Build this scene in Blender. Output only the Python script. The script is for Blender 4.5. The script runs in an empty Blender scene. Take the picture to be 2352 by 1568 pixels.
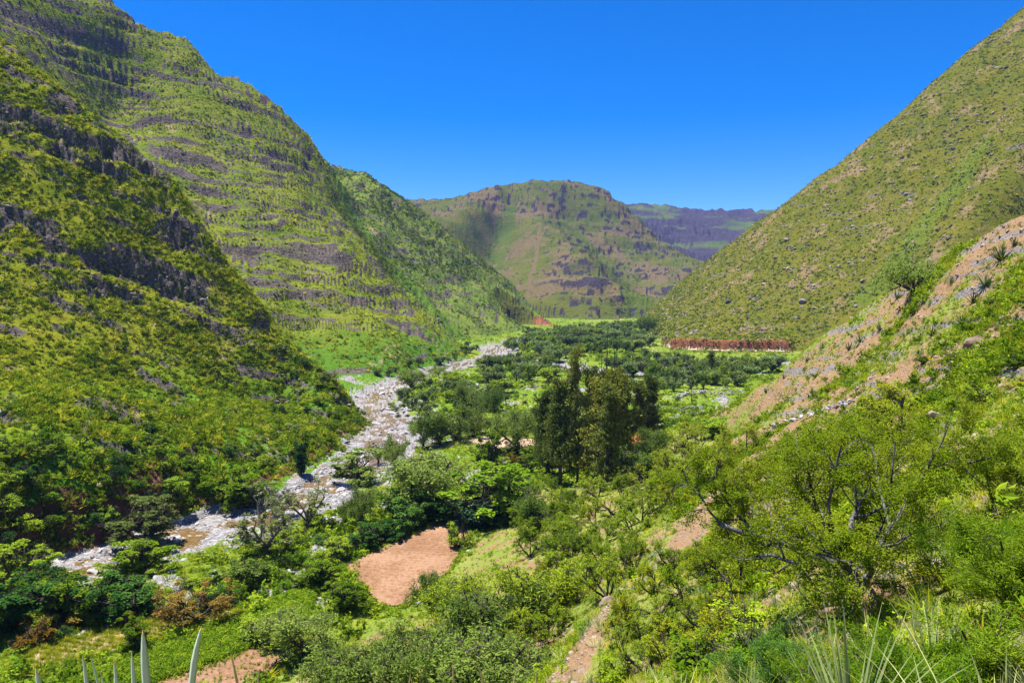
import bpy, math, random
import numpy as np

# ------------------------------------------------------------------ camera
F, CX, CY = 1699.0, 1176.0, 784.0          # photograph measured at 2352 x 1568
PITCH = math.atan(114.0 / F)
SCN = bpy.context.scene
COL = SCN.collection
cam_d = bpy.data.cameras.new('camera')
cam = bpy.data.objects.new('camera', cam_d)
COL.objects.link(cam)
cam_d.sensor_width = 36.0
cam_d.lens = 36.0 * F / 2352.0
cam_d.clip_start = 0.05
cam_d.clip_end = 20000.0
cam.location = (0, 0, 0)
cam.rotation_euler = (math.pi / 2 - PITCH, 0, 0)
SCN.camera = cam

# ------------------------------------------------------------------ sky and sun
SUN_EL, SUN_AZ = math.radians(72), math.radians(-66)      # azimuth from +Y (view) towards +X
SUN_DIR = (math.cos(SUN_EL) * math.sin(SUN_AZ), math.cos(SUN_EL) * math.cos(SUN_AZ), math.sin(SUN_EL))
W = bpy.data.worlds.new('World')
SCN.world = W
W.use_nodes = True
wn, wl = W.node_tree.nodes, W.node_tree.links
wn.clear()
sky = wn.new('ShaderNodeTexSky')
sky.sky_type = 'NISHITA'
sky.sun_disc = False
sky.sun_elevation = SUN_EL
sky.sun_rotation = SUN_AZ
sky.altitude = 2600
sky.air_density = 1.0
sky.dust_density = 0.2
sky.ozone_density = 4.0
hs = wn.new('ShaderNodeHueSaturation')
hs.inputs['Saturation'].default_value = 1.45
hs.inputs['Hue'].default_value = 0.512
bg = wn.new('ShaderNodeBackground')
bg.inputs['Strength'].default_value = 0.092
wo = wn.new('ShaderNodeOutputWorld')
wl.new(sky.outputs[0], hs.inputs['Color'])
wl.new(hs.outputs[0], bg.inputs['Color'])
wl.new(bg.outputs[0], wo.inputs['Surface'])
sun_d = bpy.data.lights.new('sun', 'SUN')
sun_d.energy = 5.0
sun_d.angle = math.radians(0.5)
sun_d.color = (1.0, 0.95, 0.86)
sun = bpy.data.objects.new('sun', sun_d)
COL.objects.link(sun)
from mathutils import Vector, Matrix
sun.rotation_euler = Vector(SUN_DIR).to_track_quat('Z', 'Y').to_euler()
sun.location = (-60, 30, 120)
vs = SCN.view_settings
SCN.display_settings.display_device = 'sRGB'
vs.view_transform = 'Standard'
vs.look = 'None'
vs.exposure = 1.2
vs.gamma = 1.0
vs.use_curve_mapping = False
SCN.cycles.max_bounces = 6
SCN.cycles.diffuse_bounces = 2
SCN.cycles.transmission_bounces = 4
SCN.cycles.transparent_max_bounces = 4
SCN.cycles.caustics_reflective = False
SCN.cycles.caustics_refractive = False
SCN.cycles.use_denoising = True
SCN.cycles.denoiser = 'OPENIMAGEDENOISE'
SCN.cycles.denoising_input_passes = 'RGB_ALBEDO_NORMAL'
SCN.cycles.denoising_prefilter = 'NONE'

rng = np.random.default_rng(7)
random.seed(7)

# ------------------------------------------------------------------ small tools
def tag(o, label=None, cat=None, group=None, kind=None):
    if label: o['label'] = label
    if cat: o['category'] = cat
    if group: o['group'] = group
    if kind: o['kind'] = kind
    return o

def empty(name, loc=(0, 0, 0), rz=0.0, s=1.0):
    o = bpy.data.objects.new(name, None)
    o.location = loc; o.rotation_euler = (0, 0, rz); o.scale = (s, s, s)
    o.empty_display_size = 0.3
    COL.objects.link(o)
    return o

def link(name, me, parent=None, mat=None, loc=None):
    o = bpy.data.objects.new(name, me)
    COL.objects.link(o)
    if parent is not None: o.parent = parent
    if loc is not None: o.location = loc
    if mat is not None and len(me.materials) == 0: me.materials.append(mat)
    return o

def mesh_np(name, V, faces, mat=None, smooth=True, attrs=None):
    """V (n,3); faces (m,k) array or list of arrays of equal k; attrs name->(n,4) colours"""
    if not isinstance(faces, list): faces = [faces]
    faces = [f for f in faces if len(f)]
    me = bpy.data.meshes.new(name)
    V = np.asarray(V, np.float32)
    nl = sum(f.size for f in faces); nf = sum(len(f) for f in faces)
    me.vertices.add(len(V)); me.loops.add(nl); me.polygons.add(nf)
    me.vertices.foreach_set('co', V.ravel())
    me.loops.foreach_set('vertex_index', np.concatenate([f.ravel() for f in faces]).astype(np.int32))
    tot = np.concatenate([np.full(len(f), f.shape[1], np.int32) for f in faces])
    st = np.concatenate([[0], np.cumsum(tot)[:-1]]).astype(np.int32)
    me.polygons.foreach_set('loop_start', st)
    me.polygons.foreach_set('use_smooth', np.full(nf, smooth, bool))
    for k, a in (attrs or {}).items():
        at = me.attributes.new(k, 'FLOAT_COLOR', 'POINT')
        at.data.foreach_set('color', np.asarray(a, np.float32).ravel())
    me.update(calc_edges=True)
    me.validate()
    if mat is not None: me.materials.append(mat)
    return me

def smooth01(a, b, x):
    t = np.clip((x - a) / (b - a), 0, 1)
    return t * t * (3 - 2 * t)

_pr = np.random.default_rng(1234)
_PERM = np.concatenate([_pr.permutation(1024)] * 2).astype(np.int32)
_ang = _pr.random(1024) * 2 * math.pi
_GX = (np.cos(_ang) * 1.5).astype(np.float32); _GY = (np.sin(_ang) * 1.5).astype(np.float32)

def noise2(x, y, seed=0):
    x = np.asarray(x); y = np.asarray(y)
    ix = np.floor(x); iy = np.floor(y)
    fx = (x - ix).astype(np.float32); fy = (y - iy).astype(np.float32)
    ix = (ix.astype(np.int32) + seed * 37) & 1023; iy = (iy.astype(np.int32) + seed * 91) & 1023
    u = fx * fx * fx * (fx * (fx * 6 - 15) + 10); v = fy * fy * fy * (fy * (fy * 6 - 15) + 10)
    a = _PERM[ix]; b = _PERM[(ix + 1) & 1023]
    iy1 = (iy + 1) & 1023
    h00 = _PERM[a + iy]; h10 = _PERM[b + iy]; h01 = _PERM[a + iy1]; h11 = _PERM[b + iy1]
    g00 = _GX[h00] * fx + _GY[h00] * fy; g10 = _GX[h10] * (fx - 1) + _GY[h10] * fy
    g01 = _GX[h01] * fx + _GY[h01] * (fy - 1); g11 = _GX[h11] * (fx - 1) + _GY[h11] * (fy - 1)
    n0 = g00 + u * (g10 - g00); n1 = g01 + u * (g11 - g01)
    return n0 + v * (n1 - n0)

def fbm(x, y, oct=4, seed=0, lac=2.03, gain=0.5):
    s = 0.0; a = 1.0; f = 1.0; t = 0
    for i in range(oct):
        s = s + a * noise2(x * f + 13.7 * i, y * f - 7.1 * i, seed + i * 17)
        t += a; a *= gain; f *= lac
    return s / t * 1.4

def pix_dir(px, py):
    a = (px - CX) / F; b = (CY - py) / F
    return np.array([a, math.cos(PITCH) + b * math.sin(PITCH), -math.sin(PITCH) + b * math.cos(PITCH)])

def P3(px, py, Y):
    d = pix_dir(px, py)
    return d * (Y / d[1])

def Pz(px, py, z):
    d = pix_dir(px, py)
    return d * (z / d[2])
# ------------------------------------------------------------------ terrain: control lines
OY = -6.0                                   # apex of the polar sheet, behind the camera
LK = 0.55                                   # weight of log-distance against bearing
ZF = -40.0                                  # river level
CTRL = []                                   # (X, Y, Z, hill id)
HILLS = ['valley_floor', 'near_slope', 'hill_left_near', 'hill_left_far', 'hill_left_beyond',
         'mesa', 'far_cliffs', 'mountain_right']

def to_tl(X, Y):
    return np.arctan2(X, Y - OY), np.log(np.hypot(X, Y - OY))

def line(pts, hid, back=None, step=0.035):
    """polyline of 3D points; back=(dist factor, drop as share of distance) adds the far side"""
    pts = [np.asarray(p, float) for p in pts]
    out = [pts[0]]
    for a, b in zip(pts[:-1], pts[1:]):
        ta, la = to_tl(a[0], a[1]); tb, lb = to_tl(b[0], b[1])
        n = max(1, int(math.hypot(tb - ta, (lb - la) * LK) / step))
        for i in range(1, n + 1): out.append(a + (b - a) * i / n)
    for p in out:
        CTRL.append((p[0], p[1], p[2], hid))
        if back:
            k, dr = back
            CTRL.append((p[0] * k, p[1] * k, p[2] - dr * p[1], hid))

def L3(l): return [P3(*p) for p in l]
def LZ(l, z): return [Pz(p[0], p[1], z) for p in l]

# near slope and stony spur on the right (1)
line(L3([(2352,490,80),(2290,520,85),(2200,575,95),(2090,645,108),(2000,700,118),(1900,765,128),(1830,815,138),
         (1740,880,155),(1660,930,172),(1585,978,190)]), 1, back=(1.13, 0.065))
line([(70,70,20),(95,75,38)], 1)
line(L3([(1330,1500,33),(1400,1385,42),(1560,1270,52),(1600,1170,65),(1740,1040,85)]), 1)
line(L3([(1700,1568,17.5),(1980,1370,15.5),(2352,1220,15)]), 1)
line(L3([(1500,1568,27),(1760,1330,27),(2050,1180,27),(2352,1060,27)]), 1)
line(L3([(2060,1090,45),(2250,950,45),(2352,900,44)]), 1)
line(L3([(1800,1040,80),(2000,890,75),(2200,760,70),(2352,690,62)]), 1)
line(L3([(1650,1010,150),(1800,920,115),(2050,760,95)]), 1)
line([(0,-3,-1.2),(0,0,-1.75),(0.3,2.5,-2.6)], 1, step=0.2)
line([(2,2,-2.2),(3.2,5,-3.3),(4.2,9,-5.2)], 1, step=0.2)
line([(6,2,-1.6),(9,6,-2.2)], 1, step=0.2)
line([(-2,0,-2.6),(-2,5,-6.0),(-5,15,-11.5),(-9,30,-20),(-14,50,-29)], 1, step=0.15)
line([(0,8,-6.0),(0.5,14,-9.6),(1,22,-14),(0,40,-24)], 1, step=0.15)
line([(-30,-4,-14),(-30,20,-24),(-34,50,-34)], 1, step=0.15)
line([(20,-4,8),(40,10,18),(60,40,22)], 1, step=0.15)
foot_s = LZ([(300,1640),(560,1590),(700,1530),(850,1450),(1000,1400),(1090,1250),(1200,1130),(1330,1112),(1500,1035),(1585,982)], -37.5)
line(foot_s, 1)
line(LZ([(900,1500),(1050,1400),(1150,1290),(1300,1170),(1480,1090),(1600,1015)], -32), 1)
# hill left near (2)
line(L3([(-500,-260,300),(-200,-60,285),(0,92,270),(50,120,268),(150,200,264),(250,285,261),(320,345,259),(390,415,256),(450,500,252),(500,575,250),
         (550,640,246),(605,700,243),(640,760,240),(700,805,236),(760,862,232),(812,925,229)]), 2, back=(1.10, 0.05))
foot_a = LZ([(-700,1640),(-300,1450),(0,1345),(110,1296),(300,1240),(440,1195),(560,1163),(690,1095),(770,1050),(822,1000),(826,965)], -40.5)
line(foot_a, 2)
# low river cliff under hill A
line([p + np.array([-3.0, 4.0, 9.0]) for p in LZ([(-100,1390),(110,1296),(300,1240),(400,1210)], -40.5)], 2)
line([p + np.array([-3.0, 3.0, 4.0]) for p in LZ([(560,1163),(690,1095),(770,1050)], -40.5)], 2)
line(L3([(-200,700,190),(0,760,185),(250,860,190),(480,900,205),(650,900,220)]), 2)
line(L3([(-200,400,225),(0,450,222),(200,520,228),(380,600,236),(520,700,238)]), 2)
# hill left far (3)
line(L3([(-300,-330,600),(0,-130,610),(230,0,620),(260,22,622),(325,55,630),(390,60,650),(415,88,648),(435,95,645),(455,125,646),(500,170,652),(540,180,665),
         (600,215,675),(640,245,690),(695,295,710),(745,365,735)]), 3, back=(1.12, 0.06))
line(L3([(460,135,635),(530,230,615),(600,335,590),(700,480,545),(780,560,512),(860,640,480),(940,740,448),(1032,828,418)]), 3)
line(L3([(335,140,618),(290,180,605),(255,222,590),(232,262,570),(220,300,520)]), 3)
line(L3([(0,60,500),(110,110,545),(190,90,590)]), 3)
line(L3([(350,350,520),(470,450,500),(570,600,440),(650,720,385)]), 3)
line(L3([(640,420,545),(720,600,470),(800,720,410),(900,800,370)]), 3)
line(LZ([(560,925),(700,900),(850,887),(930,866),(1032,833)], -40.5), 3)
# gully between the two left hills, then hill beyond (4)
line(L3([(748,372,790),(790,480,745),(850,565,692),(930,650,640),(1000,720,596)]) + [Pz(1062,792,-40.5)], 4)
line(L3([(750,372,930),(840,398,945),(900,440,945),(960,480,940),(1040,540,925),(1100,590,915),(1180,650,895),(1240,705,880)]) + [Pz(1290,750,-40.5)], 4, back=(1.12, 0.05))
line(LZ([(1062,792),(1115,789),(1200,771),(1290,750)], -40.5), 4)
line(L3([(850,470,820),(980,590,800),(1100,680,780),(1190,740,760)]), 4)
# mesa (5)
line(L3([(700,470,1900),(860,462,1900),(940,458,1900),(1020,456,1880),(1080,445,1880),(1150,432,1850),(1210,430,1850),(1290,432,1850),(1360,436,1880),(1395,441,1900),(1425,462,1950),(1445,478,1960)]), 5, back=(1.25, 0.0))
line(L3([(1175,468,1760),(1230,508,1600),(1280,543,1480),(1332,562,1370),(1362,622,1180),(1425,715,1020)]), 5)
line(L3([(1400,455,1880),(1480,538,1800),(1545,580,1720),(1600,602,1650)]), 5)
line(L3([(1300,490,1800),(1345,535,1730),(1400,600,1600),(1462,690,1330)]), 5)
line(L3([(1172,485,1800),(1140,545,1670),(1100,612,1470)]), 5)
line(L3([(1150,450,1800),(1080,505,1560),(1030,525,1450)]), 5)
line(L3([(1190,650,1250),(1280,700,1080),(1350,725,1010)]), 5)
line(L3([(1500,620,1560),(1560,640,1480),(1520,690,1250)]), 5)
line(L3([(930,480,1700),(1010,500,1700)]), 5)
line(LZ([(1200,752),(1290,743),(1400,738),(1470,736),(1560,738)], -40.5), 5)
# far cliffs (6)
line(L3([(1380,470,3300),(1440,466,3300),(1500,471,3250),(1600,482,3200),(1750,486,3150),(1900,480,3100),(2200,460,3000)]), 6, back=(1.3, 0.0))
line(L3([(1460,480,3050),(1520,488,3000),(1620,500,2950),(1760,508,2900)]), 6)
line(L3([(1470,520,2500),(1560,560,2500),(1680,560,2500),(1800,560,2400)]), 6)
line(L3([(1560,605,2100),(1640,615,2000),(1760,640,1900)]), 6)
# mountain right (7)
line(L3([(2900,-500,800),(2600,-200,760),(2352,25,740),(2250,105,732),(2180,160,728),(2100,225,722),(2060,270,720),(2000,316,720),(1950,356,722),(1880,410,730),
         (1800,470,742),(1750,506,756),(1650,582,796),(1560,652,838),(1490,708,872)]) + [Pz(1452,744,-40.5)], 7, back=(1.10, 0.05))
line(LZ([(2600,830),(2200,825),(1950,822),(1800,820),(1660,818),(1540,814),(1490,785),(1452,744)], -40.0), 7)
line(L3([(2260,340,580),(2160,480,545),(2070,590,510),(1990,680,500)]), 7)
line(L3([(2500,200,560),(2352,300,545),(2300,430,505),(2230,540,480)]), 7)
line(L3([(1700,690,600),(1850,600,600),(2000,480,610)]), 7)
# valley floor (0), just under the floor so that the floor sheet wins
line([p for p in LZ([(200,1450),(500,1340),(800,1180),(950,1080),(1000,980),(1000,900),(1150,840),(1300,790),(1390,755)], -44)], 0)
line([p for p in LZ([(600,1400),(900,1250),(1100,1080),(1250,950),(1350,860),(1420,800)], -42)], 0)
line([p for p in LZ([(1400,1000),(1500,930),(1600,860),(1700,835),(1900,845)], -42)], 0)
line([(60,260,-42),(110,330,-42),(200,420,-42)], 0)

CT = np.array(CTRL)
ct, cl = to_tl(CT[:, 0], CT[:, 1])
cr = np.exp(cl)
cs = CT[:, 2] / cr
cu = np.stack([ct, cl * LK], 1)
# drop near-duplicate control points
keep = []
for i in range(len(cu)):
    if all(np.hypot(*(cu[i] - cu[j])) > 0.006 for j in keep): keep.append(i)
cu, cs, cid = cu[keep], cs[keep], CT[keep, 3].astype(int)
N = len(cu)
C0 = 0.012
A = np.sqrt(((cu[:, None] - cu[None]) ** 2).sum(-1) + C0 ** 2)
Pm = np.hstack([np.ones((N, 1)), cu])
M_ = np.block([[A + np.eye(N) * -2e-3, Pm], [Pm.T, np.zeros((3, 3))]])
sol = np.linalg.solve(M_, np.concatenate([cs, np.zeros(3)]))

# coarse polar grid of the base surface
TH = np.radians(72)
NT, NL = 480, 900
gth = np.linspace(-TH, TH, NT)
gl = np.linspace(math.log(3.0), math.log(4700.0), NL)
GS = np.empty((NT, NL)); GID = np.zeros((NT, NL, len(HILLS)))
oneh = np.eye(len(HILLS))[cid]
for i0 in range(0, NT, 20):
    q = np.stack(np.meshgrid(gth[i0:i0 + 20], gl * LK, indexing='ij'), -1).reshape(-1, 2)
    D2 = (q[:, 0, None] - cu[None, :, 0]) ** 2 + (q[:, 1, None] - cu[None, :, 1]) ** 2
    GS[i0:i0 + 20] = (np.sqrt(D2 + C0 ** 2) @ sol[:N] + sol[N] + q @ sol[N + 1:]).reshape(-1, NL)
    wgt = 1.0 / (D2 + 4e-5); wgt = wgt * wgt * wgt
    GID[i0:i0 + 20] = ((wgt / wgt.sum(1, keepdims=True)) @ oneh).reshape(-1, NL, len(HILLS))
GZ = GS * np.exp(gl)[None]
GZ = np.where(GZ > 330, 330 + 90 * np.tanh((GZ - 330) / 90), GZ)
GS = GZ / np.exp(gl)[None]

def bil(G, th, l):
    a = np.clip((th + TH) / (2 * TH) * (NT - 1), 0, NT - 1.001)
    b = np.clip((l - gl[0]) / (gl[-1] - gl[0]) * (NL - 1), 0, NL - 1.001)
    i = a.astype(int); j = b.astype(int)
    u = a - i; v = b - j
    if G.ndim == 3: u = u[..., None]; v = v[..., None]
    return (G[i, j] * (1 - u) + G[i + 1, j] * u) * (1 - v) + (G[i, j + 1] * (1 - u) + G[i + 1, j + 1] * u) * v

# ------------------------------------------------------------------ river course
RIV = np.array([[*Pz(px, py, ZF)[:2], w] for px, py, w in [
    (-500,1560,5), (-150,1405,5), (30,1345,6), (160,1312,7), (300,1270,7.5), (430,1230,8), (560,1198,8), (700,1148,8), (800,1095,7.5), (850,1060,8),
    (890,1005,11), (880,965,11), (850,925,8), (875,896,7), (930,872,6), (1000,853,8), (1060,836,15), (1110,815,16),
    (1140,800,13), (1165,792,9), (1230,776,8), (1300,764,8), (1345,757,8)]])
RIV2 = np.array([[*Pz(px, py, ZF)[:2], w] for px, py, w in [
    (1120,812,12), (1200,826,10), (1270,840,10), (1330,852,8), (1420,866,7), (1500,858,7), (1580,838,9), (1700,836,9), (1800,838,9)]])

def poly_dist(pl, X, Y):
    """distance to a polyline and local half width there"""
    best = np.full(X.shape, 1e9); wid = np.ones(X.shape)
    for a, b in zip(pl[:-1], pl[1:]):
        dx, dy = b[0] - a[0], b[1] - a[1]
        t = np.clip(((X - a[0]) * dx + (Y - a[1]) * dy) / (dx * dx + dy * dy), 0, 1)
        d = np.hypot(X - a[0] - t * dx, Y - a[1] - t * dy)
        m = d < best
        best = np.where(m, d, best); wid = np.where(m, a[2] + t * (b[2] - a[2]), wid)
    return best, wid

def in_poly(poly, X, Y):
    c = np.zeros(X.shape, bool)
    n = len(poly)
    for i in range(n):
        x1, y1 = poly[i]; x2, y2 = poly[(i + 1) % n]
        if y1 == y2: continue
        m = ((y1 > Y) != (y2 > Y)) & (X < (x2 - x1) * (Y - y1) / (y2 - y1) + x1)
        c ^= m
    return c

ZT = -37.6                                    # level of the field terrace
FIELDS = {k: [tuple(Pz(px, py, ZT)[:2]) for px, py in v] for k, v in {
    'plough':  [(1040,1192),(1082,1212),(1062,1262),(1032,1315),(975,1355),(935,1393),(862,1390),(840,1352),(790,1304),(900,1250)],
    'fallow':  [(690,1500),(600,1478),(470,1530),(330,1572),(330,1640),(560,1600)],
    'tan':     [(1055,1012),(1120,1000),(1230,1008),(1240,1030),(1130,1034)],
    'corn':    [(560,1405),(480,1400),(330,1430),(170,1465),(60,1500),(60,1545),(180,1520),(330,1478),(450,1440)],
    'crop':    [(735,1345),(640,1370),(560,1420),(430,1470),(300,1520),(150,1570),(330,1575),(470,1528),(600,1475),(700,1440)],
}.items()}
def field_mask(name, X, Y): return in_poly(FIELDS[name], X, Y)

_rf = LZ([(2600,830),(2200,825),(1950,822),(1800,820),(1660,818),(1540,814),(1490,785)], -40.0)
_o = np.argsort([to_tl(p[0], p[1])[0] for p in _rf])
ROAD_T = np.array([to_tl(_rf[k][0], _rf[k][1])[0] for k in _o]); ROAD_R = np.exp([to_tl(_rf[k][0], _rf[k][1])[1] for k in _o])

def surface(th, l):
    """final height and material masks at polar positions"""
    r = np.exp(l)
    X = np.sin(th) * r; Y = np.cos(th) * r + OY
    Zh = bil(GS, th, l) * r
    Wt = bil(GID, th, l)
    # --- hill shapes: mid-size relief
    n1 = fbm(X / 45, Y / 45, 4, 3); n2 = fbm(X / 12, Y / 12, 3, 9)
    far = smooth01(60, 400, r)
    above = smooth01(-40, -25, Zh)
    amp = Wt[..., 1] * 0.9 + Wt[..., 2] * 3.2 + Wt[..., 3] * 5.0 + Wt[..., 4] * 5 + Wt[..., 5] * 3.5 + Wt[..., 6] * 8 + Wt[..., 7] * 3.5
    near = smooth01(3, 30, r)
    Zh = Zh + (n1 * amp * (0.25 + 0.75 * above)) * near
    Zh = Zh + n2 * near * (0.35 * Wt[..., 1] + 0.9 * Wt[..., 2] + 0.5 * (Wt[..., 3] + Wt[..., 4]) + 0.7 * (Wt[..., 5] + Wt[..., 6]) + 0.5 * Wt[..., 7])
    # larger gullies running down the big hills
    gl_w = Wt[..., 3] * 5 + Wt[..., 4] * 6 + Wt[..., 5] * 9 + Wt[..., 6] * 30 + Wt[..., 7] * 4
    sc = 60 + 90 * (Wt[..., 5] + Wt[..., 6])
    rg = 1 - np.abs(fbm((X + 0.35 * Y) / sc, (Y - 0.35 * X) / (sc * 4), 3, 41)) * 2
    Zh = Zh + rg * gl_w * 0.4 * above
    rock = np.zeros_like(r)
    # --- strata ledges
    def ledge(Zh, w, T, dipx, dipy, warp, k, seed, lo=0.55, brk=55.0, b0=-0.25, b1=0.35, flute=0.0, wob=0.2, hard=0.95):
        out = np.zeros_like(Zh); Zn = Zh.copy()
        m = w > 0.02
        if not m.any(): return Zn, out
        x, y, z = X[m], Y[m], Zh[m]
        q = (z + dipx * x + dipy * y + warp * fbm(x / 70, y / 70, 3, seed) + wob * T * fbm(x / 9, y / 9, 2, seed + 5) + flute * T * fbm(x / 2.3, y / 2.3, 2, seed + 7)) / T
        q = q + 0.35 * np.sin(q * 1.7)
        fl = np.floor(q); t = q - fl
        bre = smooth01(b0, b1, fbm(x / brk + fl * 3.1, y / brk - fl * 1.7, 3, seed + 2))   # each bed breaks on its own
        kk = k * w[m] * bre
        g = smooth01(lo, 1.0, t)
        Zn[m] = z + kk * T * (g - t) * hard
        out[m] = kk * smooth01(lo - 0.02, lo + 0.12, t) * (1 - smooth01(0.93, 1.0, t))
        return Zn, out
    Zh, a1 = ledge(Zh, Wt[..., 2] * smooth01(-14, 6, Zh + 0.34 * (X + 110)), 11.0, 0.42, 0.05, 5, 0.95, 101, 0.5, 26, flute=0.16)
    Zh, a2 = ledge(Zh, Wt[..., 2], 3.2, 0.40, 0.05, 3, 0.6, 131, 0.55, 18, flute=0.1)
    Zh, b1 = ledge(Zh, Wt[..., 3] + 0.8 * Wt[..., 4], 15.0, 0.06, 0.02, 9, 0.5, 151, 0.62, 60, wob=0.05, hard=0.85)
    Zh, b2 = ledge(Zh, Wt[..., 3] + 0.7 * Wt[..., 4], 4.4, 0.06, 0.02, 9, 1.0, 171, 0.6, 90, -0.6, 0.2, wob=0.07, hard=0.8)
    dzone = Wt[..., 5] * np.clip(0.35 + smooth01(-0.06, 0.05, X / Y - 0.075) + smooth01(170, 215, Zh) + 0.5 * (1 - smooth01(-40, 10, Zh)), 0, 1)
    Zh, d1 = ledge(Zh, dzone, 26.0, 0.02, 0.0, 10, 0.7, 191, 0.68, 200, -0.3, 0.4, wob=0.03, hard=0.8)
    Zh, d2 = ledge(Zh, dzone, 9.0, 0.02, 0.0, 10, 0.95, 211, 0.66, 260, -0.6, 0.2, wob=0.04, hard=0.8)
    Zh, e1 = ledge(Zh, Wt[..., 6], 60.0, 0.0, 0.0, 25, 0.9, 231, 0.4, 300, wob=0.02, hard=0.8)
    Zh, r1 = ledge(Zh, Wt[..., 7], 5.5, -0.03, 0.0, 8, 0.35, 251, 0.68, 40, -0.3, 0.5, wob=0.06, hard=0.8)
    Zh, s1 = ledge(Zh, Wt[..., 1] * smooth01(25, 60, r) * smooth01(-30, -14, Zh), 1.5, 0.0, 0.12, 2.0, 0.5, 271, 0.6, 14)
    rock = np.clip(a1 * 1.2 + a2 * 1.0 + b1 * 1.1 + b2 * 0.75 + d1 * 0.55 + d2 * 0.9 + np.maximum(e1 * 1.2, Wt[..., 6] * (0.5 + 0.8 * fbm(X / 260, Zh / 45, 3, 261))) + r1 * 1.3 + s1 * 1.2, 0, 1)
    # --- road bench cut into the foot of the right mountain
    cut = np.zeros_like(r)
    m = (np.abs(th - 0.29) < 0.13) & (r > 380) & (r < 600)
    if m.any():
        dd = r[m] - np.interp(th[m], ROAD_T, ROAD_R)
        on = smooth01(0.195, 0.205, th[m]) * (1 - smooth01(0.352, 0.364, th[m]))
        zb = -36.8 + 0.3 * fbm(X[m] / 9, Y[m] / 9, 2, 295)
        jag = 1.0 * fbm(X[m] / 9, Y[m] / 9, 3, 297)
        up = smooth01(10.0, 12.5, dd + jag)
        bench = smooth01(-4, 1, dd) * (1 - smooth01(15.0, 16.0, dd))
        zz = Zh[m]
        hill = np.maximum(zz, -30.8 + jag * 0.5 + 0.12 * (dd - 12)) * (1 - smooth01(25, 60, dd)) + zz * smooth01(25, 60, dd)
        znew = np.where(dd < 10 - jag, zb, zb * (1 - up) + hill * up)
        zz = zz + (znew - zz) * smooth01(-4, 1, dd) * on
        Zh = Zh.copy(); Zh[m] = zz
        cut[m] = np.where((dd + jag > 9.6) & (dd + jag < 13.0), 2, np.where((dd > 2) & (dd + jag <= 9.6), 1, 0)) * (on > 0.5)
    rock = np.where(cut > 0, 0, rock)
    # --- valley floor with the river bed
    d1_, w1_ = poly_dist(RIV, X, Y); d2_, w2_ = poly_dist(RIV2, X, Y)
    wob = 1 + 0.28 * fbm(X / 14, Y / 14, 3, 301)
    u = np.minimum(d1_ / (w1_ * wob), d2_ / (w2_ * wob))
    bed = -0.15 + 0.62 * fbm(X / 5.0, Y / 5.0, 4, 321) - 0.25 * (1 - smooth01(0.2, 0.9, u))
    edge = smooth01(0.92, 1.08, u)
    zf = (ZF + bed) * (1 - edge) + (ZF + 0.6 + 2.0 * smooth01(1.0, 3.2, u) + 0.45 * fbm(X / 18, Y / 18, 4, 311)) * edge
    soil = np.zeros_like(r); lush = np.zeros_like(r)
    fmask = np.zeros_like(r)
    small = (r < 200) & (r > 40)
    if small.any():
        xs, ys = X[small], Y[small]
        for k in FIELDS:
            m = field_mask(k, xs, ys)
            tmp = fmask[small]; tmp[m] = 1; fmask[small] = tmp
    terr = smooth01(1.7, 3.0, u) * (1 - smooth01(150, 185, r))
    zf = zf * (1 - terr) + (ZT + 0.15 * fbm(X / 15, Y / 15, 3, 331)) * terr
    zf = np.where(fmask > 0, ZT - 0.10, zf)
    kb = 1.2
    h = np.clip(0.5 + 0.5 * (Zh - zf) / kb, 0, 1)
    Z = zf * (1 - h) + Zh * h + kb * h * (1 - h)
    Z = np.where((fmask > 0) & (Zh < zf + 1.5), zf, Z)
    fl_w = 1 - h
    # rocky cliff bits where the slope is overall steep
    gravel = fl_w * (1 - smooth01(1.0, 1.25, u + 0.25 * fbm(X / 6, Y / 6, 3, 341)))
    stony = fl_w * smooth01(0.12, 0.45, fbm(X / 11, Y / 11, 4, 351)) * smooth01(60, 110, r) * (1 - smooth01(330, 420, r)) * smooth01(1.0, 1.6, u)
    near_riv = fl_w * (1 - smooth01(1.2, 2.6, u + 0.5 * fbm(X / 8, Y / 8, 3, 361)))
    gravel = np.clip(np.maximum(gravel, np.maximum(stony * 0.75, near_riv * 0.85 * smooth01(-0.1, 0.25, fbm(X / 4, Y / 4, 3, 371)))), 0, 1)
    gravel = gravel * (1 - fmask)
    rock = rock * (1 - fl_w)
    return X, Y, Z, rock, gravel, fl_w, Wt, u, n1, n2, cut

# ------------------------------------------------------------------ adaptive rows
NCf, NR = 1180, 640
tin = np.radians(38.0)
cols = np.concatenate([np.linspace(-TH + 0.01, -tin, 40)[:-1], np.linspace(-tin, tin, NCf), np.linspace(tin, TH - 0.01, 40)[1:]])
zc = np.maximum(GZ, ZF + 2)
Yc = np.cos(gth)[:, None] * np.exp(gl)[None] + OY
rc = np.hypot(np.sin(gth)[:, None] * np.exp(gl)[None], np.maximum(Yc, 0.5))
el = zc / rc
run = np.maximum.accumulate(el, axis=1)
vis = (el >= run - 0.004).astype(float)
wv = np.abs(np.diff(el, axis=1, prepend=el[:, :1])) * vis
wv = np.minimum(wv, 0.02)
def boxblur(a, k, ax):
    ker = np.ones(2 * k + 1) / (2 * k + 1)
    return np.apply_along_axis(lambda v: np.convolve(np.pad(v, k, mode='edge'), ker, 'valid'), ax, a)
wv = boxblur(boxblur(wv, 6, 1), 5, 0)
wv = boxblur(boxblur(wv, 5, 1), 4, 0)
wv = wv / wv.sum(1, keepdims=True) + 0.22 / NL
_rr = np.exp(gl)[None] - np.interp(gth, ROAD_T, ROAD_R)[:, None]
wv += 0.007 * ((_rr > 4) & (_rr < 20) & (np.abs(gth - 0.28) < 0.1)[:, None])
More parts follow.
